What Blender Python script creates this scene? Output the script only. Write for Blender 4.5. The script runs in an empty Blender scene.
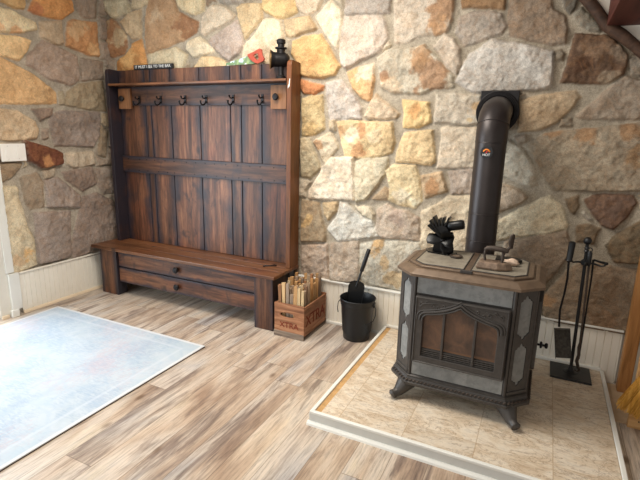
import bpy, bmesh, math, random
import numpy as np
from mathutils import Matrix, Vector
random.seed(7)
SC = bpy.context.scene
COL = SC.collection
PI = math.pi

def lin1(v):
    v = v / 255.0
    return v / 12.92 if v <= 0.04045 else ((v + 0.055) / 1.055) ** 2.4
def lin(c, k=1.0): return (lin1(c[0]) * k, lin1(c[1]) * k, lin1(c[2]) * k, 1.0)
BACK_STONES=[  # colours as lit: light falloff is painted into some right-hand stones
([-370.2,258.8,-343.0,256.3,-339.1,250.1,-341.8,245.1,-350.9,245.0,-361.5,243.1,-370.1,249.6,-371.2,254.3],(205,190,150),[],0),
([-336.2,257.2,-314.9,255.3,-318.3,252.0,-327.1,249.8,-338.1,249.2],(212,188,142),[],0),
([-353.7,239.9,-341.8,245.8,-327.9,248.4,-329.2,225.4,-340.4,225.3,-347.6,232.6],(205,175,128),[],0),
([-369.8,241.9,-362.6,242.9,-357.2,239.4,-346.9,228.0,-346.7,218.7,-351.8,213.5,-366.2,211.0,-373.3,212.1],(188,132,78),[(-356.2,227.0,8.7,(222,195,145)),(-367.8,238.6,5.8,(205,170,120))],0),
([-329.3,224.7,-325.1,210.0,-324.8,200.7,-326.2,196.9,-361.7,198.0,-360.7,206.8,-344.7,215.5,-339.6,221.4],(222,150,52),[(-345.6,206.2,7.7,(235,180,90))],0),
([-315.9,255.4,-290.5,253.1,-287.1,242.9,-266.2,232.9,-268.4,226.7,-282.5,220.5,-323.9,211.5,-323.4,229.6,-319.9,245.6],(192,148,98),[(-276.0,230.8,10.0,(160,105,58)),(-309.7,241.8,7.0,(205,170,125))],0),
([-288.5,252.9,-259.4,250.2,-260.2,241.4,-269.8,239.0,-281.2,242.4,-286.9,247.1],(232,208,155),[],0),
([-278.5,220.2,-266.7,222.4,-251.9,213.8,-251.1,210.3,-261.6,207.9,-273.3,207.0,-279.9,213.8],(234,215,175),[],0),
([-321.7,211.4,-305.5,213.6,-290.8,215.8,-279.1,209.4,-283.7,198.6,-292.0,197.4,-323.8,199.2],(222,202,158),[],0),
([-262.6,236.8,-252.0,244.8,-240.2,243.2,-229.8,235.7,-232.5,232.5,-260.3,222.4,-263.5,224.3],(220,198,165),[],0),
([-228.8,241.5,-224.4,243.1,-205.9,242.2,-205.1,231.8,-212.7,225.1,-221.4,218.3,-224.8,225.9,-227.2,234.1],(222,190,135),[],0),
([-246.4,249.0,-218.4,246.5,-221.8,244.0,-237.5,244.3,-244.7,246.0],(170,158,140),[],0),
([-256.7,219.0,-243.5,225.8,-229.0,232.3,-224.8,223.9,-223.2,215.1,-227.8,207.1,-236.9,202.6,-244.1,207.8,-253.1,213.9],(188,168,152),[],0),
([-205.9,245.4,-176.5,242.7,-175.6,233.3,-185.7,230.3,-193.7,231.3,-202.6,235.5,-205.1,238.9],(228,190,118),[],0),
([-176.5,242.7,-155.5,240.8,-156.9,237.3,-159.7,233.3,-167.1,230.8,-173.3,233.8,-176.1,237.7],(215,190,155),[],0),
([-186.5,229.1,-171.7,229.9,-165.6,230.1,-159.4,221.6,-162.4,220.5,-180.8,216.9,-184.8,218.1],(205,172,122),[],0),
([-203.5,231.0,-193.7,230.9,-188.9,228.7,-186.4,218.2,-187.2,213.1,-193.7,198.9,-205.4,198.0,-225.3,200.1,-223.3,213.7,-211.9,221.8],(230,208,168),[],0),
([-273.8,196.8,-263.6,206.6,-250.3,206.7,-241.1,203.5,-235.9,195.6],(226,192,135),[],0),
([-160.9,229.1,-149.5,239.6,-140.7,231.7,-140.4,225.1,-143.3,205.8,-147.1,209.7,-156.2,221.4],(230,212,178),[],0),
([-137.8,229.1,-137.4,239.2,-105.3,236.2,-105.4,227.7,-111.3,227.6,-130.1,228.5],(182,168,152),[],0),
([-138.4,228.0,-111.2,227.0,-108.4,222.8,-105.8,212.2,-110.0,204.1,-124.6,198.8,-136.4,193.6,-140.1,196.9,-141.4,211.8,-139.6,222.7],(202,183,162),[],0),
([-105.7,210.4,-103.6,207.4,-109.3,204.1],(225,205,170),[],0),
([-179.8,214.0,-172.0,216.7,-156.1,217.6,-149.2,208.5,-140.8,195.7,-144.2,189.5,-153.1,187.8,-171.6,189.6,-174.9,199.5,-179.7,204.9],(230,182,105),[(-159.5,204.0,8.3,(222,165,85))],0),
([-171.8,186.7,-164.7,185.5,-153.2,182.4,-153.9,179.1,-161.5,176.6,-170.1,177.7,-172.5,181.4],(216,132,58),[],0),
([-135.6,191.1,-128.6,194.0,-115.6,196.6,-114.2,185.3,-116.6,172.0,-123.0,173.0,-130.3,180.1],(226,172,105),[(-121.1,193.4,5.6,(238,215,180))],0),
([-113.0,199.6,-107.3,203.4,-102.5,205.4,-93.5,204.3,-81.7,206.2,-72.6,198.5,-65.0,190.3,-61.5,186.5,-60.3,179.8,-71.1,179.0,-72.4,179.4,-81.4,175.7,-91.0,176.5,-101.5,177.3,-108.8,180.0],(205,192,165),[(-74.4,187.5,9.5,(178,128,80)),(-83.2,200.2,5.1,(180,135,85)),(-100.3,179.8,6.1,(232,205,165)),(-105.7,188.4,2.7,(175,125,80))],0),
([-103.0,236.0,-64.2,232.5,-64.4,221.8,-66.6,213.7,-73.5,211.4,-83.3,212.5,-93.0,208.5,-101.3,208.6],(208,190,165),[(-71.1,225.5,8.5,(182,130,76)),(-70.4,216.7,4.6,(195,145,90))],0),
([-74.8,205.3,-68.8,212.2,-62.8,209.6,-58.1,202.7,-57.3,193.8,-59.7,187.6,-66.0,193.0],(208,188,162),[],0),
([-60.8,221.4,-51.5,224.1,-41.5,223.9,-35.6,221.7,-31.4,214.2,-33.9,210.4,-40.6,208.6,-49.7,205.7,-55.6,204.2,-61.3,212.7],(178,163,145),[],0),
([-60.0,232.2,-34.2,229.8,-34.2,223.8,-42.3,225.6,-54.1,226.6,-58.8,226.4],(158,118,72),[],0),
([-57.3,188.8,-55.4,194.7,-51.5,199.3,-44.8,204.2,-39.3,207.7,-33.4,205.9,-23.1,204.2,-4.2,199.4,-3.4,192.7,-2.7,179.0,-9.1,177.7,-22.3,176.8,-37.3,176.4,-47.1,176.5,-59.3,182.8],(196,186,172),[],0),
([-31.4,229.5,-9.1,227.5,-7.4,221.4,-1.2,218.4,1.5,210.8,1.7,202.8,-6.1,202.7,-19.5,206.0,-29.2,208.7,-31.5,220.3],(158,134,108),[],0),
([-3.6,199.0,-0.8,199.7,1.7,197.2,1.0,193.6,-2.1,194.3],(150,135,112),[],0),
([3.5,218.6,6.8,221.7,13.1,215.9,17.5,210.7,17.8,208.3,13.1,209.1,7.2,211.9],(142,132,112),[],0),
([-3.3,227.0,4.3,226.3,4.0,221.5,1.6,218.7,-1.2,221.9],(122,112,95),[],0),
([5.7,207.6,15.6,206.4,21.1,206.6,29.1,200.3,32.9,195.3,33.4,189.4,33.1,185.5,26.6,180.6,22.1,179.7,12.6,180.9,1.8,181.7,3.6,190.5,4.7,200.6],(118,86,60),[(16.7,199.0,4.8,(150,115,82)),(24.4,182.7,3.4,(175,150,118)),(29.5,197.4,3.8,(150,125,98)),(11.3,190.2,4.0,(105,68,40))],0),
([34.1,193.3,38.6,195.0,47.2,194.6,48.9,184.0,36.8,184.4,34.3,189.4],(152,138,118),[],0),
([27.0,177.7,34.2,184.4,40.7,181.6,67.4,181.0,70.7,161.1,50.8,160.9,22.0,160.4,12.1,161.7,13.9,164.0,21.8,172.8],(168,148,124),[],0),
([-20.4,171.1,-7.3,174.8,10.2,176.7,13.5,173.5,9.6,166.7,2.7,158.6,-5.9,154.1,-18.4,152.7,-19.0,163.4],(196,168,128),[],0),
([-13.0,144.7,-3.2,151.6,7.4,153.6,22.6,155.6,44.1,158.7,79.1,161.7,85.4,125.3,49.8,121.0,30.3,118.9,21.4,118.8,4.8,118.2,0.0,125.3,-6.7,134.1],(168,150,122),[(20.5,152.7,5.4,(175,130,80)),(2.2,151.7,4.5,(180,135,85)),(43.4,138.2,5.2,(175,135,85)),(37.7,153.7,5.2,(170,125,75))],0),
([-21.3,149.8,-13.9,151.1,-13.0,147.2,-17.6,145.4],(170,152,128),[],0),
([4.5,160.3,10.3,161.4,11.4,156.6,4.6,155.9],(150,135,112),[],0),
([-35.8,149.6,-26.1,148.0,-21.9,146.9,-16.3,143.4,-6.9,131.0,-2.7,119.5,-9.5,119.6,-24.2,125.0,-33.7,128.3],(208,198,174),[],0),
([-33.9,120.2,-23.6,119.7,-14.4,116.8,-8.4,112.5,-11.3,108.7,-23.5,102.1,-33.1,99.9],(192,168,138),[],0),
([-0.4,112.6,4.2,114.1,10.5,108.8,16.0,98.3,15.9,94.7,4.9,90.5,-14.3,85.7,-22.0,82.9,-29.0,82.0,-30.0,92.1,-23.4,95.9,-13.0,104.3],(228,210,170),[],0),
([-18.5,82.4,1.6,88.8,16.1,93.7,18.7,86.4,20.0,80.9,13.5,65.6,5.8,53.6,0.4,48.5,-8.5,46.9,-17.1,69.0],(172,148,120),[],0),
([12.6,113.0,19.3,115.3,20.5,110.3,18.8,104.4,16.0,106.4],(150,125,92),[],0),
([23.1,113.4,27.0,116.5,37.4,117.9,46.6,118.1,49.5,114.0,45.1,103.6,40.4,96.9,34.3,99.1,28.1,105.3],(122,92,72),[],0),
([22.6,105.9,24.0,106.6,28.6,101.9,27.2,101.2],(195,185,165),[],0),
([21.2,97.6,27.5,98.9,33.7,96.7,31.1,87.1,22.0,87.2],(135,112,82),[],0),
([87.7,112.4,52.5,103.2,46.0,97.7,40.7,92.3,37.8,87.0,40.1,81.7,43.8,77.9,51.4,77.7,92.4,84.9],(128,108,78),[],0),
([6.6,46.9,10.5,53.0,19.4,67.8,25.6,75.2,36.3,75.5,46.8,74.6,66.8,73.4,94.2,74.8,101.3,34.2,55.4,33.2,42.2,33.0,27.4,32.5,11.1,33.9],(162,138,108),[(12.3,47.9,4.4,(190,140,85)),(43.5,43.2,8.2,(170,132,92))],0),
([-151.5,184.2,-139.7,186.3,-135.0,182.5,-130.2,177.6,-122.9,166.7,-122.5,159.6,-147.5,158.6,-150.4,172.4],(205,192,178),[],0),
([-170.8,173.4,-165.3,175.3,-153.8,175.9,-151.6,152.0,-159.3,147.7,-170.4,146.1],(205,178,120),[(-162.5,150.4,6.6,(225,185,110))],0),
([-118.5,166.7,-115.9,171.7,-112.7,176.7,-106.4,171.6,-95.2,163.0,-97.6,159.8,-116.7,159.7,-120.3,161.6],(212,185,148),[],0),
([-148.0,158.0,-142.7,158.5,-142.4,150.8,-147.8,151.8],(200,180,145),[],0),
([-160.7,142.9,-146.2,150.0,-139.8,140.1,-140.5,137.4,-150.9,125.9,-154.2,132.7],(228,208,172),[(-155.9,140.3,2.9,(205,150,90))],0),
([-141.2,156.8,-136.8,158.2,-100.1,157.3,-96.9,144.1,-98.9,136.3,-112.5,132.5,-119.6,131.5,-134.3,132.9,-137.7,142.9],(228,196,135),[(-121.2,151.2,4.1,(198,135,75)),(-122.7,135.4,4.8,(198,138,78)),(-137.3,152.2,3.1,(205,150,90)),(-129.1,149.7,4.1,(240,220,180)),(-113.4,148.8,4.7,(238,210,160))],0),
([-171.4,144.7,-163.7,144.9,-153.9,123.0,-163.1,114.9,-171.0,116.0],(190,172,132),[],0),
([-153.1,123.1,-145.9,130.9,-127.5,132.4,-125.4,101.1,-139.1,99.9,-163.7,99.0,-163.8,104.9,-153.9,120.0],(236,218,188),[],0),
([-125.8,128.9,-120.5,132.0,-101.4,133.5,-101.1,128.7,-103.3,120.8,-111.3,108.1,-116.7,101.8,-124.5,99.7,-126.0,115.8],(218,205,170),[],0),
([-111.5,102.7,-102.7,112.2,-99.2,110.5,-99.4,103.0],(190,160,118),[],0),
([-151.7,96.5,-139.1,98.3,-139.7,91.8,-146.5,83.1,-149.8,87.9],(206,176,126),[],0),
([-136.8,98.5,-131.5,98.2,-120.6,90.7,-110.1,86.2,-104.5,76.3,-115.4,73.5,-138.1,67.8,-147.1,76.4,-140.3,85.9],(212,206,190),[],0),
([-124.6,96.7,-113.6,97.0,-109.7,91.8,-110.2,86.9,-119.2,90.9],(218,202,168),[],0),
([-170.4,97.8,-154.9,96.2,-152.2,86.2,-147.9,74.8,-148.4,66.5,-169.9,63.9],(176,152,115),[(-163.5,82.1,4.1,(228,185,110))],0),
([-107.5,95.5,-100.0,100.3,-94.2,96.7,-85.9,96.8,-76.2,92.4,-74.3,75.8,-102.8,75.0,-107.4,79.4],(198,176,150),[(-90.9,88.2,8.2,(185,160,140))],0),
([-102.7,123.5,-97.5,128.4,-81.5,128.6,-77.9,119.8,-75.2,105.1,-79.3,98.8,-91.6,100.3,-99.4,103.0,-98.5,111.8],(232,206,150),[(-85.3,107.5,6.6,(238,222,185))],0),
([-77.1,122.4,-63.3,125.1,-58.5,112.9,-73.3,106.5,-76.8,118.6],(208,174,128),[(-67.4,114.1,5.1,(200,145,85))],0),
([-59.0,126.0,-44.1,128.7,-40.6,128.5,-39.0,112.5,-55.9,111.2],(182,162,142),[],0),
([-75.0,96.9,-62.5,105.0,-57.5,109.5,-40.1,111.6,-36.1,69.1,-52.3,63.9,-74.4,69.6],(222,200,162),[],0),
([-93.8,172.2,-75.2,170.3,-73.0,157.7,-81.5,153.9,-91.9,153.7,-91.9,164.2],(236,198,122),[(-83.5,163.0,4.0,(230,165,80))],0),
([-70.7,175.5,-62.2,176.0,-42.9,174.7,-42.4,157.5,-49.9,156.8,-71.1,157.7,-70.7,169.1],(200,186,162),[(-45.0,166.7,4.6,(205,165,105)),(-47.8,159.1,2.3,(205,170,110))],0),
([-91.0,149.9,-71.3,152.8,-68.4,131.3,-70.8,129.3,-95.8,130.6,-95.0,139.1],(226,192,132),[],0),
([-65.3,154.7,-44.5,155.1,-40.4,154.6,-37.9,129.2,-66.8,127.7,-65.5,142.6],(212,192,162),[],0),
([-96.4,133.0,-69.0,134.2,-68.7,130.5,-78.9,130.0],(222,190,130),[],0),
([-169.9,61.2,-146.3,64.6,-144.6,35.8,-169.4,31.7],(190,165,140),[],0),
([-144.7,65.5,-121.5,70.3,-120.1,65.0,-118.2,44.6,-119.8,38.3,-129.1,36.8,-143.8,35.1],(186,166,142),[],0),
([-119.5,68.3,-103.6,73.3,-74.8,74.7,-59.1,63.0,-56.2,27.8,-86.1,36.1,-113.7,38.4,-119.6,43.1],(206,196,172),[(-105.0,70.1,6.9,(222,170,90)),(-98.9,57.2,4.6,(210,175,120)),(-90.6,46.2,4.6,(212,180,125))],0),
]
LEFT_STONES=[
([220.2,238.9,247.8,245.7,247.3,241.7,245.8,235.5,238.0,234.4,227.6,237.0],(206,162,92),[],0),
([255.0,244.8,286.9,252.5,288.5,242.9,277.3,234.1,265.8,233.1,249.3,234.3],(214,142,52),[(255.4,235.6,4.5,(190,110,50))],0),
([289.6,253.2,311.9,258.5,310.3,242.3,297.0,239.6,293.0,243.8],(152,132,112),[],0),
([219.1,230.1,227.0,231.9,235.0,232.4,254.4,227.3,254.6,222.6,240.1,217.9,216.9,213.4],(218,194,145),[(237.4,218.7,5.6,(215,155,90)),(224.9,215.7,5.4,(220,165,105))],0),
([257.6,228.7,277.1,232.6,275.9,214.5,268.4,214.0,256.2,217.5],(190,165,130),[],0),
([281.3,232.7,287.7,236.2,310.9,238.7,310.1,210.6,299.4,209.9,278.4,214.2],(192,132,68),[(287.0,229.5,6.7,(208,165,110)),(305.6,214.7,5.4,(210,160,95))],0),
([216.6,211.1,238.3,215.0,248.2,213.4,244.3,205.3,237.5,196.9,230.7,197.9,215.1,200.2],(226,184,118),[],0),
([243.8,201.1,257.5,214.9,266.8,213.7,287.3,207.4,287.9,187.7,278.5,183.0,260.4,185.7,250.2,192.4,243.1,195.6],(162,138,118),[],0),
([290.8,206.4,313.6,206.4,313.2,191.9,289.7,187.9],(152,132,112),[],0),
([203.1,202.0,222.6,198.3,236.5,192.4,248.5,188.0,256.1,182.7,265.6,175.8,264.7,167.8,246.7,165.9,218.3,164.2,197.9,163.0],(216,168,102),[],0),
([274.8,177.3,287.0,184.9,311.9,189.9,313.7,163.7,298.8,163.9,271.8,166.6],(162,142,108),[],0),
([267.6,177.3,271.9,177.7,271.5,166.4,267.3,166.9],(160,142,110),[],0),
([204.9,160.6,217.8,160.6,231.5,159.9,243.9,152.6,247.1,146.9,244.7,139.5,228.7,137.4,202.0,138.9],(202,172,130),[],0),
([243.5,161.2,261.1,163.5,258.7,157.5,248.7,153.5],(140,115,95),[],0),
([258.9,159.0,267.5,161.6,306.3,162.6,303.3,142.7,295.3,131.9,259.3,133.4,256.4,151.5],(142,124,110),[],0),
([233.2,138.1,258.9,130.3,264.5,127.1,263.5,117.7,245.8,115.6,234.2,122.1],(118,62,32),[(249.7,121.4,5.0,(196,130,58)),(258.4,125.7,4.9,(95,45,25))],0.035),
([268.0,126.9,294.9,127.8,296.6,116.0,274.5,113.9,267.8,117.5],(188,168,138),[],0),
([306.1,151.1,312.7,144.4,308.5,122.3,300.5,124.3],(152,130,100),[],0),
([249.5,146.9,255.1,147.0,255.0,139.5,249.3,138.7],(150,130,110),[],0),
([196.7,105.5,223.1,103.1,225.1,87.9,228.0,72.1,232.3,59.7,232.1,36.7,212.9,33.3,210.6,39.7,188.7,45.4],(202,182,142),[(227.5,47.2,5.0,(215,165,85)),(216.5,43.2,4.0,(212,172,120))],0),
([199.8,122.5,212.7,121.2,229.5,119.7,224.1,112.0,210.8,105.9,197.7,106.4],(152,127,94),[],0),
([227.4,108.9,240.7,112.4,245.3,104.4,244.5,83.5,232.5,82.8,228.9,90.9],(152,132,106),[],0),
([247.1,105.8,259.7,107.1,277.5,90.0,277.3,79.1,246.9,83.2],(152,134,120),[],0),
([246.4,113.5,257.2,115.2,255.6,108.2,246.4,106.6],(170,150,122),[],0),
([263.6,110.8,292.5,114.0,295.9,98.4,281.5,92.1,266.3,104.2],(142,122,107),[],0),
([295.2,112.1,313.9,112.7,313.7,87.8,303.0,88.1,296.9,98.3],(142,124,107),[],0),
([235.3,79.9,267.8,76.8,263.5,36.9,248.3,36.3,234.1,36.5,234.4,59.7],(152,134,120),[],0),
([280.7,87.9,295.5,89.9,312.6,81.3,318.4,40.7,285.0,38.9,283.7,36.3,265.9,33.8,264.1,44.4,275.0,72.4],(142,122,107),[],0),
]
CAM_R=(0.89961,0.43609,0.02312)
CAM_U=(-0.11964,0.1952,0.97344)
CAM_F=(-0.41999,0.87848,-0.22778)

# ------------------------------------------------------------------ mesh builder
class MB:
    def __init__(s):
        s.bm = bmesh.new()
        s.cl = s.bm.loops.layers.float_color.new('Col')
        s.uv = s.bm.loops.layers.uv.new('UVMap')
    def paint(s, faces, col):
        if col is None: col = (1, 1, 1, 1)
        for f in faces:
            for l in f.loops: l[s.cl] = col
    def box(s, x0, x1, y0, y1, z0, z1, col=None, M=None, cuts=0):
        v = [s.bm.verts.new(p) for p in ((x0,y0,z0),(x1,y0,z0),(x1,y1,z0),(x0,y1,z0),(x0,y0,z1),(x1,y0,z1),(x1,y1,z1),(x0,y1,z1))]
        fs = [s.bm.faces.new([v[i] for i in q]) for q in ((0,3,2,1),(4,5,6,7),(0,1,5,4),(1,2,6,5),(2,3,7,6),(3,0,4,7))]
        d = [(x1-x0, 0), (y1-y0, 1), (z1-z0, 2)]; lo = (x0, y0, z0)
        d.sort(); a = d[2][1]; b = d[1][1]           # longest and second axis
        la, lb = d[2][0], d[1][0]
        for f in fs:
            for l in f.loops:
                co = l.vert.co
                l[s.uv].uv = ((co[b]-lo[b])/max(lb,1e-6), (co[a]-lo[a])/max(la,1e-6))
        s.paint(fs, col)
        if M is not None:
            for q in v: q.co = M @ q.co
        return v
    def prism(s, poly, t0, t1, M=None, col=None):
        """poly in local XY, extruded along local Z"""
        if t1 < t0: t0, t1 = t1, t0
        a = sum(poly[i][0]*poly[(i+1) % len(poly)][1]-poly[(i+1) % len(poly)][0]*poly[i][1] for i in range(len(poly)))
        if a < 0: poly = poly[::-1]
        lo = [s.bm.verts.new((p[0], p[1], t0)) for p in poly]
        hi = [s.bm.verts.new((p[0], p[1], t1)) for p in poly]
        n = len(poly)
        fs = [s.bm.faces.new(lo[::-1]), s.bm.faces.new(hi)]
        for i in range(n): fs.append(s.bm.faces.new([lo[i], lo[(i+1) % n], hi[(i+1) % n], hi[i]]))
        s.paint(fs, col)
        if M is not None:
            for q in lo + hi: q.co = M @ q.co
    def loft(s, rings, cap=True, closed=True, col=None):
        R = [[s.bm.verts.new(p) for p in r] for r in rings]
        n = len(R[0]); fs = []
        for a, b in zip(R[:-1], R[1:]):
            for i in range(n if closed else n-1):
                j = (i+1) % n
                fs.append(s.bm.faces.new([a[i], a[j], b[j], b[i]]))
        if cap and closed:
            fs.append(s.bm.faces.new(R[0][::-1])); fs.append(s.bm.faces.new(R[-1]))
        s.paint(fs, col)
        return R
    def lathe(s, prof, n=24, M=None, col=None, cap=True, sx=1, sy=1):
        rings = []
        for r, z in prof:
            rings.append([Vector((r*sx*math.cos(2*PI*i/n), r*sy*math.sin(2*PI*i/n), z)) for i in range(n)])
        if M is not None: rings = [[M @ p for p in r] for r in rings]
        s.loft(rings, cap, True, col)
    def tube(s, pts, r, n=10, col=None, cap=True, flat=1.0):
        pts = [Vector(p) for p in pts]
        if not isinstance(r, (list, tuple)): r = [r]*len(pts)
        rings = []; up = None
        for i, p in enumerate(pts):
            t = (pts[min(i+1, len(pts)-1)] - pts[max(i-1, 0)]).normalized()
            if up is None: up = t.orthogonal().normalized()
            up = (up - t*up.dot(t)).normalized()
            q = t.cross(up)
            rings.append([p + (up*math.cos(2*PI*k/n) + q*math.sin(2*PI*k/n)*flat)*r[i] for k in range(n)])
        s.loft(rings, cap, True, col)
    def sphere(s, c, r, n=12, M=None, col=None):
        prof = [(max(r*math.sin(PI*i/n), 1e-4), -r*math.cos(PI*i/n)) for i in range(n+1)]
        s.lathe(prof, 2*n, (Matrix.Translation(c) @ (M or Matrix())), col)
    def torus(s, c, R, r, M=None, n=32, m=8, col=None, a0=0, a1=2*PI):
        full = abs(a1-a0-2*PI) < 1e-6
        T = Matrix.Translation(c) @ (M or Matrix())
        pts = [T @ Vector((R*math.cos(a0+(a1-a0)*i/n), R*math.sin(a0+(a1-a0)*i/n), 0)) for i in range(n+1)]
        s.tube(pts, r, m, col)

def frame(o, x, y):
    """matrix with origin o, local x along x, local y along y"""
    x = Vector(x).normalized(); y = Vector(y); y = (y - x*y.dot(x)).normalized(); z = x.cross(y)
    M = Matrix.Identity(4)
    for i in range(3):
        M[i][0] = x[i]; M[i][1] = y[i]; M[i][2] = z[i]; M[i][3] = o[i]
    return M

def finish(name, mb, mat, parent=None, bevel=0, smooth=False, seg=2):
    bm = mb.bm if isinstance(mb, MB) else mb
    if parent is not None:
        o0 = root_pos(parent)
        for v in bm.verts: v.co -= o0
    bmesh.ops.recalc_face_normals(bm, faces=bm.faces)
    me = bpy.data.meshes.new(name); bm.to_mesh(me); bm.free()
    if isinstance(mat, (list, tuple)):
        for m in mat: me.materials.append(m)
    else: me.materials.append(mat)
    o = bpy.data.objects.new(name, me); COL.objects.link(o)
    if parent is not None: o.parent = parent
    if smooth:
        for p in me.polygons: p.use_smooth = True
        try: me.set_sharp_from_angle(angle=math.radians(42))
        except Exception: pass
    if bevel:
        b = o.modifiers.new('bevel', 'BEVEL'); b.width = bevel; b.segments = seg; b.limit_method = 'ANGLE'; b.angle_limit = math.radians(40)
        b.harden_normals = False
    return o
def root_pos(o):
    p = Vector((0, 0, 0))
    while o is not None:
        p += o.location; o = o.parent
    return p
def thing(name, label, cat, loc, group=None):
    o = bpy.data.objects.new(name, None); COL.objects.link(o); o.location = loc; o.empty_display_size = .05
    return tag(o, label, cat, group)
def tag(o, label, cat, group=None):
    o['label'] = label; o['category'] = cat
    if group: o['group'] = group
    return o
def struct(name, mb, mat, bevel=0, smooth=False):
    o = finish(name, mb, mat, None, bevel, smooth); o['kind'] = 'structure'; return o

# ------------------------------------------------------------------ materials
class NT:
    def __init__(s, name):
        s.m = bpy.data.materials.new(name); s.m.use_nodes = True
        s.t = s.m.node_tree; s.b = s.t.nodes['Principled BSDF']
    def n(s, typ, **kw):
        x = s.t.nodes.new(typ)
        for k, v in kw.items(): setattr(x, k, v)
        return x
    def set(s, sock, v):
        if isinstance(v, bpy.types.NodeSocket): s.t.links.new(v, sock)
        else: sock.default_value = v
    def math(s, op, a, b=0.0, c=0.0, clamp=False):
        x = s.n('ShaderNodeMath', operation=op, use_clamp=clamp)
        s.set(x.inputs[0], a); s.set(x.inputs[1], b)
        if len(x.inputs) > 2: s.set(x.inputs[2], c)
        return x.outputs[0]
    def mix(s, fac, a, b, mode='MIX'):
        x = s.n('ShaderNodeMix', data_type='RGBA', blend_type=mode)
        s.set(x.inputs[0], fac); s.set(x.inputs[6], a); s.set(x.inputs[7], b)
        return x.outputs[2]
    def coord(s, which='Object', scale=(1,1,1), rot=(0,0,0), loc=(0,0,0)):
        tc = s.n('ShaderNodeTexCoord'); mp = s.n('ShaderNodeMapping')
        mp.inputs['Scale'].default_value = scale; mp.inputs['Rotation'].default_value = rot; mp.inputs['Location'].default_value = loc
        s.t.links.new(tc.outputs[which], mp.inputs['Vector']); return mp.outputs[0]
    def noise(s, vec, scale, detail=4, rough=.55, dist=0.0, w=None):
        x = s.n('ShaderNodeTexNoise')
        if w is not None: x.noise_dimensions = '4D'; s.set(x.inputs['W'], w)
        s.t.links.new(vec, x.inputs['Vector'])
        x.inputs['Scale'].default_value = scale; x.inputs['Detail'].default_value = detail
        x.inputs['Roughness'].default_value = rough; x.inputs['Distortion'].default_value = dist
        return x.outputs[0]
    def ramp(s, fac, stops, interp='LINEAR'):
        x = s.n('ShaderNodeValToRGB'); x.color_ramp.interpolation = interp
        cr = x.color_ramp
        while len(cr.elements) < len(stops): cr.elements.new(.5)
        for e, (p, c) in zip(cr.elements, stops):
            e.position = p; e.color = c if len(c) == 4 else (*c, 1)
        s.set(x.inputs[0], fac); return x.outputs[0]
    def bump(s, h, strength=.3, dist=.01):
        x = s.n('ShaderNodeBump'); x.inputs['Strength'].default_value = strength; x.inputs['Distance'].default_value = dist
        s.t.links.new(h, x.inputs['Height']); s.t.links.new(x.outputs[0], s.b.inputs['Normal'])
    def out(s, col=None, rough=None, metal=None, spec=None):
        if col is not None: s.set(s.b.inputs['Base Color'], col)
        if rough is not None: s.set(s.b.inputs['Roughness'], rough)
        if metal is not None: s.set(s.b.inputs['Metallic'], metal)
        if spec is not None: s.set(s.b.inputs['Specular IOR Level'], spec)
        return s.m
G = lambda v: (v, v, v, 1)

def plain(name, c, rough=.6, metal=0, spec=.5, var=.12, nscale=30, bump=0):
    t = NT(name); v = t.coord()
    n = t.noise(v, nscale, 4)
    a = lin(c, 1-var); b = lin(c, 1+var)
    if bump: t.bump(n, bump, .004)
    return t.out(t.ramp(n, [(.3, a), (.7, b)]), rough, metal, spec)

def stone_mat():
    t = NT('fieldstone'); v = t.coord()
    a = t.n('ShaderNodeAttribute', attribute_name='Stone'); m = t.n('ShaderNodeAttribute', attribute_name='Mask')
    n1 = t.noise(v, 14, 6, .62, .4); n2 = t.noise(v, 70, 5, .7)
    vs = t.coord(scale=(30, 30, 85)); n3 = t.noise(vs, 1, 4, .6, .6)
    c = t.mix(1.0, a.outputs['Color'], t.ramp(n1, [(.32, G(.80)), (.5, G(1.0)), (.68, G(1.14))]), 'MULTIPLY')
    c = t.mix(1.0, c, t.ramp(n2, [(.3, G(.78)), (.55, G(1.02)), (.75, G(1.15))]), 'MULTIPLY')
    vein = t.ramp(t.noise(v, 9, 5, .6, 1.2), [(.44, G(0)), (.5, G(1)), (.56, G(0))])
    c = t.mix(t.math('MULTIPLY', vein, t.math('MULTIPLY', m.outputs['Fac'], .12)), c, lin((196, 140, 85)))
    n4 = t.noise(v, 210, 4, .75)
    c = t.mix(1.0, c, t.ramp(n4, [(.32, G(.62)), (.5, G(1.0)), (.68, G(1.3))]), 'MULTIPLY')
    h = t.math('ADD', t.math('MULTIPLY', n1, .5), t.math('ADD', t.math('MULTIPLY', n2, .45), t.math('ADD', t.math('MULTIPLY', n3, .25), t.math('MULTIPLY', n4, .22))))
    t.bump(h, .85, .016)
    return t.out(c, .88, 0, .25)

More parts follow.
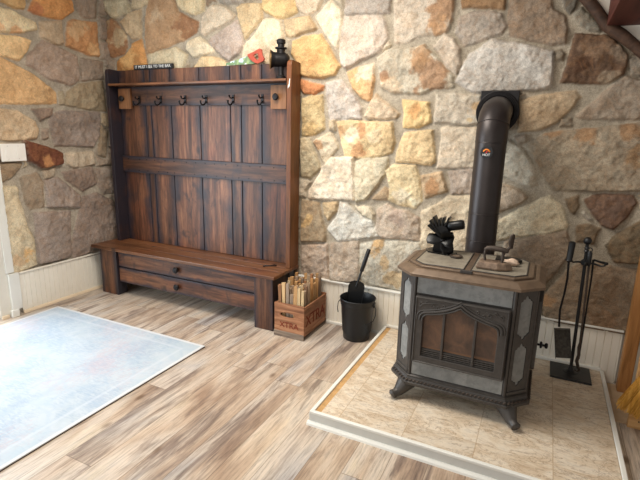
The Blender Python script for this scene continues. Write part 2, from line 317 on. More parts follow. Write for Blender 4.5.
def dark_wood(name='stained_pine', base=((36,23,18),(84,53,37),(134,90,62)), stain=True, rough=.42):
    t = NT(name)
    uv = t.n('ShaderNodeUVMap'); col = t.n('ShaderNodeVertexColor', layer_name='Col')
    sep = t.n('ShaderNodeSeparateColor'); t.t.links.new(col.outputs['Color'], sep.inputs[0])
    # vertex colour = (tint, grain direction: 0 vertical 1 along x, random offset)
    oi = t.n('ShaderNodeObjectInfo')
    w = t.math('MULTIPLY', sep.outputs[2], 37.0)
    vv = t.coord(scale=(11, 11, 1.1)); vh = t.coord(scale=(1.1, 11, 11))
    def vm(a, b):
        x = t.n('ShaderNodeMix', data_type='VECTOR'); t.set(x.inputs[0], sep.outputs[1]); t.set(x.inputs[4], a); t.set(x.inputs[5], b); return x.outputs[1]
    vec = vm(vv, vh)
    g1 = t.noise(vec, 1, 5, .55, 1.6, w); g2 = t.noise(vec, 7, 4, .7, .4, w)
    big = t.noise(t.coord(), 5, 3, .5, .5, w)
    g = t.math('ADD', t.math('MULTIPLY', g1, .65), t.math('MULTIPLY', g2, .35))
    c = t.ramp(g, [(.34, lin(base[0])), (.48, lin(base[1])), (.66, lin(base[2]))])
    tint = t.math('ADD', t.math('MULTIPLY', sep.outputs[0], 1.5), .25)
    x = t.n('ShaderNodeCombineColor'); 
    t.set(x.inputs[0], tint); t.set(x.inputs[1], t.math('POWER', tint, 1.0)); t.set(x.inputs[2], t.math('POWER', tint, 1.0))
    c = t.mix(1.0, c, x.outputs[0], 'MULTIPLY')
    c = t.mix(t.ramp(t.noise(t.coord(), 3.1, 3, .5, 0, w), [(.5, G(0)), (.7, G(.4))]), c, t.mix(1.0, c, (1.25, .80, .72, 1), 'MULTIPLY'))
    kn = t.n('ShaderNodeTexVoronoi'); kn.inputs['Scale'].default_value = 1; t.t.links.new(t.coord(scale=(5, 5, 3.1)), kn.inputs['Vector'])
    c = t.mix(t.ramp(kn.outputs['Distance'], [(.07, G(.8)), (.16, G(0))]), c, lin((36, 24, 20)))
    if stain:
        su = t.n('ShaderNodeSeparateXYZ'); t.t.links.new(uv.outputs[0], su.inputs[0])
        e = t.math('ABSOLUTE', t.math('SUBTRACT', su.outputs[0], .5))
        e = t.math('ADD', e, t.math('MULTIPLY', t.math('SUBTRACT', big, .5), .55))
        f = t.ramp(e, [(.24, G(0)), (.48, G(.92))])
        c = t.mix(f, c, lin((40, 38, 46)))
        sp = t.ramp(t.noise(t.coord(scale=(1, 1, .6)), 9, 4, .6, .8, w), [(.56, G(0)), (.68, G(.7))])
        c = t.mix(sp, c, lin((32, 28, 34)))
    t.bump(g, .25, .004)
    return t.out(c, rough, 0, .4)

def light_wood(name, cols, rough=.6, sc=(30, 30, 2.5), use_col=False):
    t = NT(name); oi = t.n('ShaderNodeObjectInfo')
    w = t.math('MULTIPLY', oi.outputs['Random'], 50.0)
    g = t.noise(t.coord(scale=sc), 1, 5, .6, .8, w)
    c = t.ramp(g, [(.32, lin(cols[0])), (.5, lin(cols[1])), (.68, lin(cols[2]))])
    t.bump(g, .2, .003)
    return t.out(c, rough, 0, .3)

def kindling_mat():
    t = NT('split_kindling'); oi = t.n('ShaderNodeObjectInfo')
    w = t.math('MULTIPLY', oi.outputs['Random'], 50.0)
    g = t.noise(t.coord(scale=(60, 60, 6)), 1, 4, .6, .5, w)
    c = t.ramp(oi.outputs['Random'], [(0, lin((200,158,108))), (.25, lin((176,128,80))), (.4, lin((226,198,152))), (.58, lin((132,114,100))), (.72, lin((196,154,106))), (.85, lin((150,132,116))), (1, lin((150,100,60)))])
    c = t.mix(1.0, c, t.ramp(g, [(.3, G(.62)), (.6, G(1.1))]), 'MULTIPLY')
    return t.out(c, .75, 0, .2)

def floor_mat():
    t = NT('laminate_planks'); tc = t.n('ShaderNodeTexCoord'); s = t.n('ShaderNodeSeparateXYZ')
    t.t.links.new(tc.outputs['Object'], s.inputs[0])
    W, L = .17, 1.22
    u = t.math('DIVIDE', t.math('ADD', s.outputs[0], 1.01 + 20*W), W); row = t.math('FLOOR', u); fu = t.math('FRACT', u)
    wn = t.n('ShaderNodeTexWhiteNoise', noise_dimensions='1D'); t.set(wn.inputs['W'], row)
    v = t.math('ADD', t.math('DIVIDE', s.outputs[1], L), t.math('MULTIPLY', wn.outputs[0], 7.31)); colm = t.math('FLOOR', v); fv = t.math('FRACT', v)
    cv = t.n('ShaderNodeCombineXYZ'); t.set(cv.inputs[0], row); t.set(cv.inputs[1], colm)
    r = t.n('ShaderNodeTexWhiteNoise', noise_dimensions='3D'); t.t.links.new(cv.outputs[0], r.inputs['Vector'])
    rnd = r.outputs[0]; w = t.math('MULTIPLY', rnd, 60.0)
    vec = t.coord(scale=(9, 1.15, 1)); vec2 = t.coord(scale=(75, 5.0, 1)); vec3 = t.coord(scale=(3.4, .9, 1))
    a = t.noise(vec, 1, 5, .62, 1.1, w); b = t.noise(vec2, 1.3, 5, .75, .5, w); d = t.noise(vec3, 1.3, 3, .5, .8, w)
    base = t.ramp(d, [(.30, lin((152,128,108))), (.42, lin((184,163,142))), (.55, lin((198,184,168))), (.68, lin((174,167,161)))])
    c = t.mix(t.ramp(a, [(.51, G(0)), (.62, G(.8))]), base, lin((116,98,88)))
    c = t.mix(t.ramp(a, [(.30, G(.6)), (.42, G(0))]), c, lin((208,192,166)))
    c = t.mix(1.0, c, t.ramp(b, [(.34, G(.58)), (.5, G(1)), (.64, G(1.2))]), 'MULTIPLY')
    c = t.mix(1.0, c, t.ramp(rnd, [(0, (.92,.90,.89,1)), (.3, (1.0,.98,.97,1)), (.6, (.95,.95,.97,1)), (.85, (1.04,1.02,.98,1)), (1, (.98,.95,.91,1))]), 'MULTIPLY')
    # knots
    kn = t.n('ShaderNodeTexVoronoi'); kn.inputs['Scale'].default_value = 1; t.t.links.new(t.coord(scale=(5.2, 2.6, 1)), kn.inputs['Vector'])
    c = t.mix(t.ramp(kn.outputs['Distance'], [(.045, G(.75)), (.12, G(0))]), c, lin((98,74,56)))
    def near(x, k): return t.math('GREATER_THAN', t.math('ABSOLUTE', t.math('SUBTRACT', x, .5)), .5-k)
    gap = t.math('MAXIMUM', near(fu, .010), near(fv, .0016))
    c = t.mix(t.math('MULTIPLY', gap, .55), c, lin((88,70,56)))
    t.bump(t.math('SUBTRACT', b, gap), .12, .002)
    return t.out(c, t.ramp(b, [(.3, G(.34)), (.7, G(.48))]), 0, .45)

def tile_mat():
    t = NT('travertine_tile'); tc = t.n('ShaderNodeTexCoord'); s = t.n('ShaderNodeSeparateXYZ')
    t.t.links.new(tc.outputs['Object'], s.inputs[0])
    P = .331
    u = t.math('DIVIDE', t.math('ADD', s.outputs[0], .567+10*P), P); v = t.math('DIVIDE', t.math('ADD', s.outputs[1], -2.17+10*P), P)
    cv = t.n('ShaderNodeCombineXYZ'); t.set(cv.inputs[0], t.math('FLOOR', u)); t.set(cv.inputs[1], t.math('FLOOR', v))
    r = t.n('ShaderNodeTexWhiteNoise', noise_dimensions='3D'); t.t.links.new(cv.outputs[0], r.inputs['Vector'])
    w = t.math('MULTIPLY', r.outputs[0], 40.0)
    n = t.noise(t.coord(scale=(2.0, 4.0, 1)), 2.2, 6, .7, 1.4, w); m = t.noise(t.coord(scale=(.8, 1.4, 1)), 60, 6, .75, .3, w)
    c = t.ramp(n, [(.28, lin((186,162,136))), (.44, lin((208,189,164))), (.56, lin((220,206,186))), (.72, lin((202,190,174)))])
    c = t.mix(1.0, c, t.ramp(m, [(.3, G(.66)), (.46, G(1.0)), (.7, G(1.1))]), 'MULTIPLY')
    vein = t.ramp(t.noise(t.coord(scale=(1, 2.4, 1)), 4.5, 6, .65, 2.2, w), [(.475, G(0)), (.5, G(.6)), (.52, G(0))])
    c = t.mix(vein, c, lin((128,98,72)))
    c = t.mix(1.0, c, t.ramp(r.outputs[0], [(0, G(.92)), (1, G(1.06))]), 'MULTIPLY')
    def near(x, k): return t.math('GREATER_THAN', t.math('ABSOLUTE', t.math('SUBTRACT', t.math('FRACT', x), .5)), .5-k)
    gap = t.math('MAXIMUM', near(u, .006), near(v, .004))
    c = t.mix(t.math('MULTIPLY', gap, .6), c, lin((170,140,106)))
    t.bump(t.math('SUBTRACT', t.math('MULTIPLY', m, .4), gap), .25, .003)
    return t.out(c, .42, 0, .4)

def rug_mat():
    t = NT('distressed_rug'); v = t.coord()
    n = t.noise(v, 2.6, 6, .62, 1.0); f = t.noise(t.coord(scale=(22, 90, 1)), 1, 6, .7, .6); g = t.noise(v, 260, 2, .5)
    f2 = t.noise(t.coord(scale=(85, 20, 1)), 1, 6, .7, .8)
    # worn medallion lattice
    vo = t.n('ShaderNodeTexVoronoi', feature='DISTANCE_TO_EDGE'); vo.inputs['Scale'].default_value = 6.5; t.t.links.new(v, vo.inputs['Vector'])
    wv = t.ramp(vo.outputs['Distance'], [(.02, G(1)), (.09, G(0))])
    c = t.ramp(n, [(.3, lin((172,181,187))), (.48, lin((184,190,195))), (.62, lin((177,187,193))), (.75, lin((190,193,196)))])
    blue = t.ramp(t.math('MULTIPLY', f, t.noise(v, 3.3, 3)), [(.22, G(0)), (.34, G(.5))])
    c = t.mix(blue, c, lin((138,156,178)))
    pink = t.ramp(t.math('MULTIPLY', f2, t.noise(v, 2.1, 3, .5, 0, 9.0)), [(.27, G(0)), (.36, G(.42))])
    c = t.mix(pink, c, lin((190,162,166)))
    c = t.mix(t.math('MULTIPLY', wv, t.math('MULTIPLY', f, .5)), c, lin((160,176,192)))
    # pale woven border
    s = t.n('ShaderNodeSeparateXYZ'); t.t.links.new(v, s.inputs[0])
    ex = t.math('SUBTRACT', .78, t.math('ABSOLUTE', s.outputs[0])); ey = t.math('SUBTRACT', 1.25, t.math('ABSOLUTE', s.outputs[1]))
    e = t.math('MINIMUM', ex, ey)
    c = t.mix(t.ramp(e, [(.018, G(.9)), (.024, G(0))]), c, lin((205,204,203)))
    c = t.mix(t.ramp(e, [(.10, G(0)), (.105, G(.4)), (.12, G(.4)), (.125, G(0))]), c, lin((196,199,204)))
    t.bump(t.math('ADD', t.math('MULTIPLY', g, .6), f), .25, .003)
    return t.out(c, .95, 0, .1)

def saw_mat():
    t = NT('painted_saw_blade'); vo = t.n('ShaderNodeTexVoronoi'); vo.inputs['Scale'].default_value = 30
    t.t.links.new(t.coord(), vo.inputs['Vector'])
    s = t.n('ShaderNodeSeparateColor'); t.t.links.new(vo.outputs['Color'], s.inputs[0])
    c = t.ramp(s.outputs[0], [(0, lin((118,142,104))), (.4, lin((190,210,220))), (.55, lin((150,170,120))), (.7, lin((230,235,238))), (.85, lin((180,110,80))), (.92, lin((90,130,90)))], 'CONSTANT')
    return t.out(c, .5, .1, .4)

def soot_glass():
    t = NT('sooty_stove_glass'); v = t.coord()
    n = t.noise(v, 9, 5, .6, .8); m = t.noise(v, 40, 3, .6)
    c = t.ramp(n, [(.3, lin((60,48,42))), (.5, lin((88,66,53))), (.7, lin((112,82,62)))])
    c = t.mix(t.ramp(m, [(.72, G(0)), (.78, G(.6))]), c, lin((210,190,160)))
    s = t.n('ShaderNodeSeparateXYZ'); t.t.links.new(v, s.inputs[0])
    c = t.mix(t.ramp(t.math('ADD', s.outputs[2], t.math('MULTIPLY', n, .03)), [(.338, G(.35)), (.352, G(0))]), c, lin((170,120,78)))
    return t.out(c, .28, 0, .5)

def soap_mat(name, a, b, d):
    t = NT(name); v = t.coord()
    n = t.noise(v, 26, 6, .7, .5); m = t.noise(v, 5, 3, .5, .8)
    c = t.mix(t.ramp(m, [(.35, G(0)), (.65, G(1))]), lin(a), lin(b))
    c = t.mix(t.ramp(n, [(.45, G(0)), (.62, G(.55))]), c, lin(d))
    t.bump(n, .15, .002)
    return t.out(c, .55, 0, .4)

M_STONE = stone_mat()
M_FLOOR = floor_mat()
M_TILE = tile_mat()
M_RUG = rug_mat()
M_RUGEDGE = plain('rug_binding', (70,58,50), .9)
M_WHITE = plain('white_paint', (226,224,216), .45, 0, .4, .03, 6)
M_WHITE_GREY = plain('hearth_paint', (206,205,198), .5, 0, .4, .05, 8)
M_PLASTER = plain('white_plaster', (216,210,198), .8, 0, .2, .05, 5)
M_BEAD = plain('beadboard_paint', (236,229,215), .5, 0, .35, .04, 5)
M_TAN_TRIM = plain('cream_moulding', (226,206,178), .5, 0, .35, .06, 5)
M_GROUT = plain('tan_hearth_edge', (196,156,106), .8, 0, .2, .15, 30)
M_BENCH = dark_wood()
M_BENCH_TOP = dark_wood('worn_seat_pine', ((52,32,22),(94,60,38),(128,86,56)), False, .33)
M_BENCH_SIDE = dark_wood('side_panel_pine', ((56,30,14),(100,60,30),(132,84,46)), False, .42)
M_BLOCK = dark_wood('plain_block_pine', ((84,54,32),(124,84,54),(150,106,70)), False, .5)
M_DARKIRON = plain('blackened_iron', (34,32,33), .45, .6, .5, .2, 40)
M_BLACK = plain('black_powder_coat', (22,23,25), .42, .1, .5, .12, 60)
M_FAN = plain('black_anodised_fan', (14,14,15), .35, .4, .5, .1, 60)
M_STOVE = plain('stove_cast_iron', (70,66,63), .48, .35, .5, .16, 30, .15)
M_LID = plain('brown_cast_iron', (112,94,78), .42, .35, .5, .2, 22, .15)
M_PIPE = plain('matt_stove_pipe', (56,50,49), .38, .5, .5, .12, 8)
M_RUST = plain('rusty_iron', (126,106,90), .6, .3, .4, .35, 45, .3)
M_RUSTDARK = plain('dark_rusty_iron', (72,62,55), .6, .4, .4, .3, 45, .3)
M_PALE = plain('pale_pitted_stone', (196,172,152), .8, 0, .3, .25, 60, .3)
M_SOAP = soap_mat('grey_soapstone', (118,119,118), (138,138,135), (98,99,98))
M_SOAPTOP = soap_mat('warm_soapstone_top', (134,126,112), (150,142,128), (106,98,88))
M_GLASS = soot_glass()
M_CRATE = light_wood('aged_crate_pine', ((108,70,48),(150,102,72),(178,130,96)), .7, (4, 4, 40))
M_CRATE_GREY = light_wood('weathered_crate_board', ((92,80,72),(128,112,98),(150,132,112)), .8, (4, 4, 60))
M_INK = plain('faded_red_ink', (118,50,34), .8, 0, .2, .2, 60)
M_POST = light_wood('golden_post_wood', ((132,90,50),(166,116,68),(184,136,84)), .5)
M_PANEL = light_wood('pale_board_wood', ((176,130,80),(204,158,104),(220,180,128)), .55, (2.5, 30, 30))
M_SUBFLOOR = plain('tan_floor_board', (190,164,134), .8, 0, .2, .1, 20)
M_BEAM = light_wood('red_brown_beam', ((60,28,22),(78,38,30),(92,46,36)), .6, (26, 2, 26))
M_LOG = light_wood('dark_brown_trim', ((48,34,26),(70,50,38),(88,64,48)), .7, (20, 20, 20))
M_BRISTLE = light_wood('broom_straw', ((170,120,42),(206,152,66),(228,182,96)), .8, (60, 60, 4))
M_REDHANDLE = plain('red_saw_handle', (168,72,52), .5, 0, .4, .12, 30)
M_SAW = saw_mat()
M_TEXT = plain('white_lettering', (225,225,222), .6, 0, .3, .02)
M_SIGN = plain('black_sign_face', (28,28,30), .6)
M_ORANGE = plain('orange_enamel', (226,128,36), .5, 0, .4, .05)
M_SILVER = plain('brushed_steel', (190,188,184), .3, .9, .5, .05)
M_KIND = kindling_mat()
M_BRASS = plain('aged_brass', (128,100,62), .4, .7, .5, .15)
M_PLATE = plain('white_plastic', (236,232,224), .4, 0, .5, .01)
M_RED = plain('red_mark', (196,40,36), .5)

# ------------------------------------------------------------------ stone walls
def vnoise(x, y, s, seed):
    rs = np.random.RandomState(seed); L = rs.rand(256, 256)
    x = x*s; y = y*s; xi = np.floor(x).astype(int); yi = np.floor(y).astype(int)
    fx = x-xi; fy = y-yi; fx = fx*fx*(3-2*fx); fy = fy*fy*(3-2*fy)
    g = lambda a, b: L[a & 255, b & 255]
    return (g(xi,yi)*(1-fx)+g(xi+1,yi)*fx)*(1-fy)+(g(xi,yi+1)*(1-fx)+g(xi+1,yi+1)*fx)*fy
def fbm(x, y, s, seed, o=4):
    r = 0; a = 1; t = 0
    for i in range(o):
        r = r + a*vnoise(x, y, s*2**i, seed+i); t += a; a *= .55
    return r/t
def sdf(px, py, poly):
    """signed distance, positive inside"""
    d = np.full(px.shape, 1e9); ins = np.zeros(px.shape, bool); n = len(poly)
    for i in range(n):
        ax, ay = poly[i]; bx, by = poly[(i+1) % n]
        ex, ey = bx-ax, by-ay; wx, wy = px-ax, py-ay
        t = np.clip((wx*ex+wy*ey)/(ex*ex+ey*ey+1e-12), 0, 1)
        d = np.minimum(d, (wx-ex*t)**2+(wy-ey*t)**2)
        c = ((ay > py) != (by > py)); 
        with np.errstate(divide='ignore', invalid='ignore'):
            xx = ax+(py-ay)*(bx-ax)/((by-ay) if abs(by-ay) > 1e-9 else 1e-9)
        ins ^= c & (px < xx)
    d = np.sqrt(d); return np.where(ins, d, -d)
def lin_np(c, sat=.74, k=.93):
    v = np.array(lin(c)[:3]); g = v.mean(); return (g+(v-g)*sat)*k
def stone_wall(name, stones, a0, a1, z0, z1, to3d, palette, step=.0068, seed=3, mortar=(182,166,140), gain=1.0):
    na = int((a1-a0)/step)+1; nz = int((z1-z0)/step)+1
    A, Z = np.meshgrid(np.linspace(a0, a1, na), np.linspace(z0, z1, nz))
    wa = A + (fbm(A, Z, 16, seed, 3)-.5)*.014 + (fbm(A, Z, 60, seed+5, 2)-.5)*.007
    wz = Z + (fbm(A, Z, 16, seed+9, 3)-.5)*.014 + (fbm(A, Z, 60, seed+15, 2)-.5)*.007
    best = np.full(A.shape, -1.0); colr = np.zeros(A.shape+(3,)); tilt = np.zeros(A.shape)
    rs = np.random.RandomState(seed); items = []
    for pts, c, pat, extra in stones:
        poly = [(pts[i]/100, pts[i+1]/100) for i in range(0, len(pts), 2)]
        xs = [p[0] for p in poly]; zs = [p[1] for p in poly]
        m = (A > min(xs)-.2) & (A < max(xs)+.2) & (Z > min(zs)-.2) & (Z < max(zs)+.2)
        if not m.any(): continue
        d = np.full(A.shape, -1.0); d[m] = sdf(wa[m], wz[m], poly)
        base = lin_np(c)*np.ones(A.shape+(3,)) if False else None
        u = d > best
        best = np.where(u, d, best)
        cc = np.empty((u.sum(), 3)); cc[:] = lin_np(c)
        ua, uz = A[u], Z[u]
        nn = (fbm(ua, uz, 13, seed+31, 5)-.5)
        for (px, pz, pr, pc) in pat:
            dd = np.hypot(ua-px/100, uz-pz/100)/(pr/100)
            k = np.clip((1.25+nn*3.6-dd)*2.2, 0, 1)[:, None]*.85
            cc = cc*(1-k)+lin_np(pc)*k
        sh = (fbm(ua, uz, 5, seed+int(rs.randint(50)), 3)-.5)[:, None]
        mm = np.clip((fbm(ua, uz, 11, seed+int(rs.randint(90)), 5)-.52)*7, 0, 1)[:, None]*.45
        m2 = np.clip((fbm(ua, uz, 16, seed+100+int(rs.randint(90)), 5)-.55)*8, 0, 1)[:, None]*.35
        cc = cc*(1-mm)+cc*np.array([1.22, 1.20, 1.18])*mm; cc = cc*(1-m2)+cc*np.array([.80, .70, .60])*m2
        cc = cc*(1+sh*np.array([.45, .5, .55]))
        colr[u] = cc
        cx, cz = sum(xs)/len(xs), sum(zs)/len(zs); g = rs.uniform(-.07, .07, 2)
        tilt[u] = np.clip((ua-cx)*g[0]+(uz-cz)*g[1], -.012, .012)+rs.uniform(-.004, .006)+extra
    # unseen parts of the wall: irregular stones between random seeds
    sd = []; tries = 0
    while tries < 6000:
        tries += 1; p = rs.uniform([a0, z0], [a1, z1]); i = int((p[1]-z0)/step); j = int((p[0]-a0)/step)
        if best[min(i, nz-1), min(j, na-1)] > -.05: continue
        if all(math.hypot((p[0]-q[0]), (p[1]-q[1])*1.3) > .2 for q in sd): sd.append(tuple(p))
    f1 = np.full(A.shape, 9.0); f2 = np.full(A.shape, 9.0); idx = np.zeros(A.shape, int)
    for k, (px, pz) in enumerate(sd):
        d = np.hypot(wa-px, (wz-pz)*1.2); cl = d < f1
        f2 = np.where(cl, f1, np.minimum(f2, d)); idx = np.where(cl, k, idx); f1 = np.minimum(f1, d)
    if sd:
        v = np.minimum((f2-f1)/2-.011, -best-.022); v = np.minimum(v, .17-f1)
        pal = np.array([lin_np(palette[rs.randint(len(palette))]) for _ in sd]); tl = rs.uniform(-.004, .006, len(sd))
        u = (v > 0.0) & (best < 0)
        best = np.where(u, v, best); colr[u] = pal[idx[u]]*(1+(fbm(A[u], Z[u], 6, seed+77, 3)-.5)[:, None]*.6); tilt[u] = tl[idx[u]]
    best = best+.0045
    e = np.clip((best+.002)/.012, 0, 1); e = e*e*(3-2*e)
    bul = np.clip(best/.09, 0, 1); bul = 1-(1-bul)**2
    # chiselled faces: ridged noise plus facets
    r1 = fbm(A, Z, 13, seed+40, 5)-.5; r2 = 1-np.abs(fbm(A, Z, 8, seed+60, 4)*2-1)
    r3 = fbm(A, Z, 45, seed+50, 3)-.5
    hgt = e*(.020+tilt+bul*.008+r1*.022+(r2-.7)*.020+r3*.010) + (1-e)*((fbm(A, Z, 25, seed+80, 4)-.5)*.007)
    low = np.clip((Z-z0-.02)/.05, 0, 1); hgt = np.minimum(hgt, .024+.06*low)
    mort = lin_np(mortar)*(1+(fbm(A, Z, 12, seed+90, 4)-.5)*.45)[..., None]
    m = np.clip((best+.003)/.006, 0, 1)[..., None]
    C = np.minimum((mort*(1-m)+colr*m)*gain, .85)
    P = to3d(A.ravel(), Z.ravel(), hgt.ravel())
    me = bpy.data.meshes.new(name); nv = na*nz
    i = np.arange(nz-1)[:, None]*na+np.arange(na-1)[None, :]
    q = np.stack([i, i+1, i+1+na, i+na], -1).reshape(-1, 4)
    nf = len(q)
    me.vertices.add(nv); me.vertices.foreach_set('co', P.astype(np.float32).ravel())
    me.loops.add(nf*4); me.loops.foreach_set('vertex_index', q.astype(np.int32).ravel())
    me.polygons.add(nf); me.polygons.foreach_set('loop_start', np.arange(0, nf*4, 4, dtype=np.int32))
    try: me.polygons.foreach_set('loop_total', np.full(nf, 4, dtype=np.int32))
    except Exception: pass
    me.polygons.foreach_set('use_smooth', np.ones(nf, bool))
    at = me.attributes.new('Stone', 'FLOAT_COLOR', 'POINT')
    at.data.foreach_set('color', np.concatenate([C.reshape(-1, 3), np.ones((nv, 1))], 1).astype(np.float32).ravel())
    am = me.attributes.new('Mask', 'FLOAT', 'POINT'); am.data.foreach_set('value', m.astype(np.float32).ravel())
    me.update(calc_edges=True); me.validate()
    me.materials.append(M_STONE)
    o = bpy.data.objects.new(name, me); COL.objects.link(o); o['kind'] = 'structure'; return o

pal_r = [(165,145,120),(150,130,108),(190,170,140),(175,150,115),(140,115,88),(200,182,152)]
stone_wall('wall_back', BACK_STONES, -3.76, 1.6, .335, 2.75,
           lambda a, z, h: np.stack([a, 3.212-h, z], -1), pal_r, seed=3)
stone_wall('wall_left', LEFT_STONES, 2.115, 3.235, .325, 2.75,
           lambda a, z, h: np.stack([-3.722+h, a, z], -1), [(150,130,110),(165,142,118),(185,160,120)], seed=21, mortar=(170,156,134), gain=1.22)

# flat wall behind everything, floor, left plaster wall with its glass door
mb = MB(); mb.box(-4.2, 2.2, -2.2, 3.5, -.08, 0); struct('floor', mb, M_FLOOR)
mb = MB(); mb.box(-3.9, 1.75, 3.225, 3.35, 0, 2.75); o = struct('wall_back_core', mb, M_PLASTER); o.name = 'wall_behind'
mb = MB(); mb.box(-3.9, -3.735, 2.118, 3.225, 0, 2.75)
mb.box(-3.9, -3.70, 1.99, 2.118, 0, 2.75); mb.box(-3.9, -3.70, -.15, 1.99, 2.2, 2.75); mb.box(-3.9, -3.70, -2.2, -.15, 0, 2.75)
struct('wall_side', mb, M_PLASTER)
# glazed door in the left wall, just outside the picture
mb = MB()
for y0, y1, z0, z1 in ((-.15, -.08, 0, 2.2), (1.92, 1.99, 0, 2.2), (-.08, 1.92, 2.12, 2.2), (-.08, 1.92, 0, .06), (.88, .96, .06, 2.12)):
    mb.box(-3.82, -3.74, y0, y1, z0, z1)
struct('window_1', mb, M_WHITE, .004)

# beadboard wainscot
def beadboard(a0, a1, z0, z1, f):
    """profile with a bead groove every 4 cm; f(a, depth, z) -> point"""
    prof = []; a = a0; w = .041
    while a < a1:
        b = min(a+w, a1)
        prof += [(a, .0045), (a+.0015, .0065), (a+.003, .0045), (a+.0045, .0075)]
        prof += [(b-.001, .0075)]
        a = b
    mb = MB()
    rings = [[f(p[0], p[1], z) for p in prof] for z in (z0, z1)]
    mb.loft(rings, False, False)
    return mb
struct('trim_1', beadboard(-3.69, .545, 0, .35, lambda a, d, z: (a, 3.197-d, z)), M_BEAD)
struct('trim_2', beadboard(2.16, 3.2, 0, .335, lambda a, d, z: (-3.708+d, a, z)), M_BEAD)
mb = MB(); mb.box(-3.69, .545, 3.17, 3.205, .35, .362); struct('trim_3', mb, M_WHITE, .003)
mb = MB(); mb.box(-3.71, -3.685, 2.16, 3.17, .335, .347); struct('trim_4', mb, M_BEAD, .003)
mb = MB(); mb.prism([(0, 0), (.016, 0), (.014, .010), (.006, .02), (0, .022)], 2.16, 3.17, frame((-3.70, 0, 0), (1, 0, 0), (0, 0, 1)) @ Matrix.Scale(-1, 4, (0, 0, 1)))
struct('baseboard_left', mb, M_TAN_TRIM)
mb = MB(); mb.box(-3.685, -.98, 3.174, 3.192, 0, .022); mb.box(-.945, .46, 3.172, 3.192, .07, .09); struct('baseboard_back', mb, M_WHITE, .004)
# white corner casing with its stepped foot at the end of the stonework
mb = MB(); mb.box(-3.735, -3.676, 2.068, 2.150, .055, .352); mb.box(-3.735, -3.664, 2.055, 2.112, 0, .06); mb.box(-3.735, -3.686, 2.06, 2.122, .36, 2.75)
struct('trim_5', mb, M_WHITE, .004)
mb = MB(); mb.box(-3.70, -3.685, 1.99, 2.045, 0, .03); struct('baseboard_side', mb, M_TAN_TRIM, .004)

# white gable infill above the slanted log, at the right end of the stone wall
line = [(-.06,2.42),(.084,2.25),(.16,2.16),(.203,2.10),(.28,2.045),(.34,1.997),(.40,1.945),(.62,1.75),(.95,1.45),(1.5,.95)]
mb = MB(); mb.prism(line + [(1.6, .95), (1.6, 2.75), (-.34, 2.75)], 3.145, 3.19, frame((0, 0, 0), (1, 0, 0), (0, 0, 1)) @ Matrix.Scale(-1, 4, (0, 0, 1)))
struct('wall_gable', mb, M_PLASTER)
mb = MB(); mb.tube([(-.34, 3.14, 2.75)] + [(x, 3.14 + .004*math.sin(x*40), z) for x, z in line], [.031]+[.031+.002*math.sin(i*2.1) for i in range(len(line))], 12)
struct('trim_6', mb, M_LOG, 0, True)
# red brown ceiling beam running out of the wall
mb = MB(); mb.box(.203, .52, -1.2, 3.16, 2.093, 2.36)
tag(finish('ceiling_beam', mb, M_BEAM, None, .004), 'dark red brown painted ceiling beam at the upper right corner', 'beam')

# ------------------------------------------------------------------ hearth
hx0, hx1, hy0, hy1 = -.963, .478, 1.935, 3.19
h = thing('hearth_platform', 'low raised hearth of beige stone tiles with white painted edging under the stove', 'hearth', (-.24, 2.56, 0))
mb = MB(); mb.box(hx0+.012, hx1-.012, hy0+.012, hy1-.002, 0, .066); finish('core', mb, M_GROUT, h)
mb = MB(); mb.box(hx0+.055, hx1-.024, hy0+.026, hy1-.003, .060, .0700); finish('tile_top', mb, M_TILE, h, .002)
mb = MB()
mb.box(hx0, hx0+.022, hy0+.0205, hy1-.002, .0, .076); mb.box(hx1-.022, hx1, hy0+.0205, hy1-.002, 0, .076); mb.box(hx0, hx1, hy0, hy0+.0205, .060, .076)
finish('edge_trim', mb, M_WHITE, h, .004)
mb = MB(); mb.box(hx0-.002, hx1+.002, hy0+.003, hy0+.02, 0, .06); finish('front_board', mb, M_WHITE_GREY, h)
mb = MB(); mb.prism([(0, 0), (.020, 0), (.017, .010), (.009, .018), (0, .02)], hx0-.01, hx1+.01, frame((0, hy0+.004, 0), (0, -1, 0), (0, 0, 1)) @ Matrix.Scale(-1, 4, (0, 0, 1)))
o = finish('shoe_moulding', mb, M_WHITE, h)
# check direction of the moulding: local z of that frame is -x, mirrored back to +x

# tan board, post and panel at the right
mb = MB(); mb.box(.482, .70, 2.725, 3.168, 0, .006); struct('trim_7', mb, M_SUBFLOOR)
mb = MB(); mb.box(.545, .612, 3.078, 3.14, .006, 1.70); tag(finish('wooden_post', mb, M_POST, None, .006), 'square golden wood post standing at the right end of the stone wall', 'post')
mb = MB(); mb.box(.553, 1.05, 2.70, 2.725, 0, .95)
pn = thing('stair_casing', 'pale wooden board casing with screw holes behind the straw broom', 'casing', (.8, 2.71, 0))
finish('board', mb, M_PANEL, pn, .002)
for x, z in ((.582, .075), (.60, .045)):
    mb = MB(); mb.lathe([(.004, 0), (.004, .003)], 10, frame((x, 2.702, z), (1, 0, 0), (0, 0, 1))); finish('screw', mb, M_DARKIRON, pn)

# ------------------------------------------------------------------ rug
rg = thing('area_rug', 'large pale blue grey distressed area rug lying on the plank floor', 'rug', (-2.795, 1.125, 0))
mb = MB(); mb.box(-3.575, -2.015, -.125, 2.375, .003, .010); o = finish('pile', mb, M_RUG, rg)
mb = MB(); mb.box(-3.572, -2.012, -.127, 2.372, 0, .005); finish('backing', mb, M_RUGEDGE, rg)

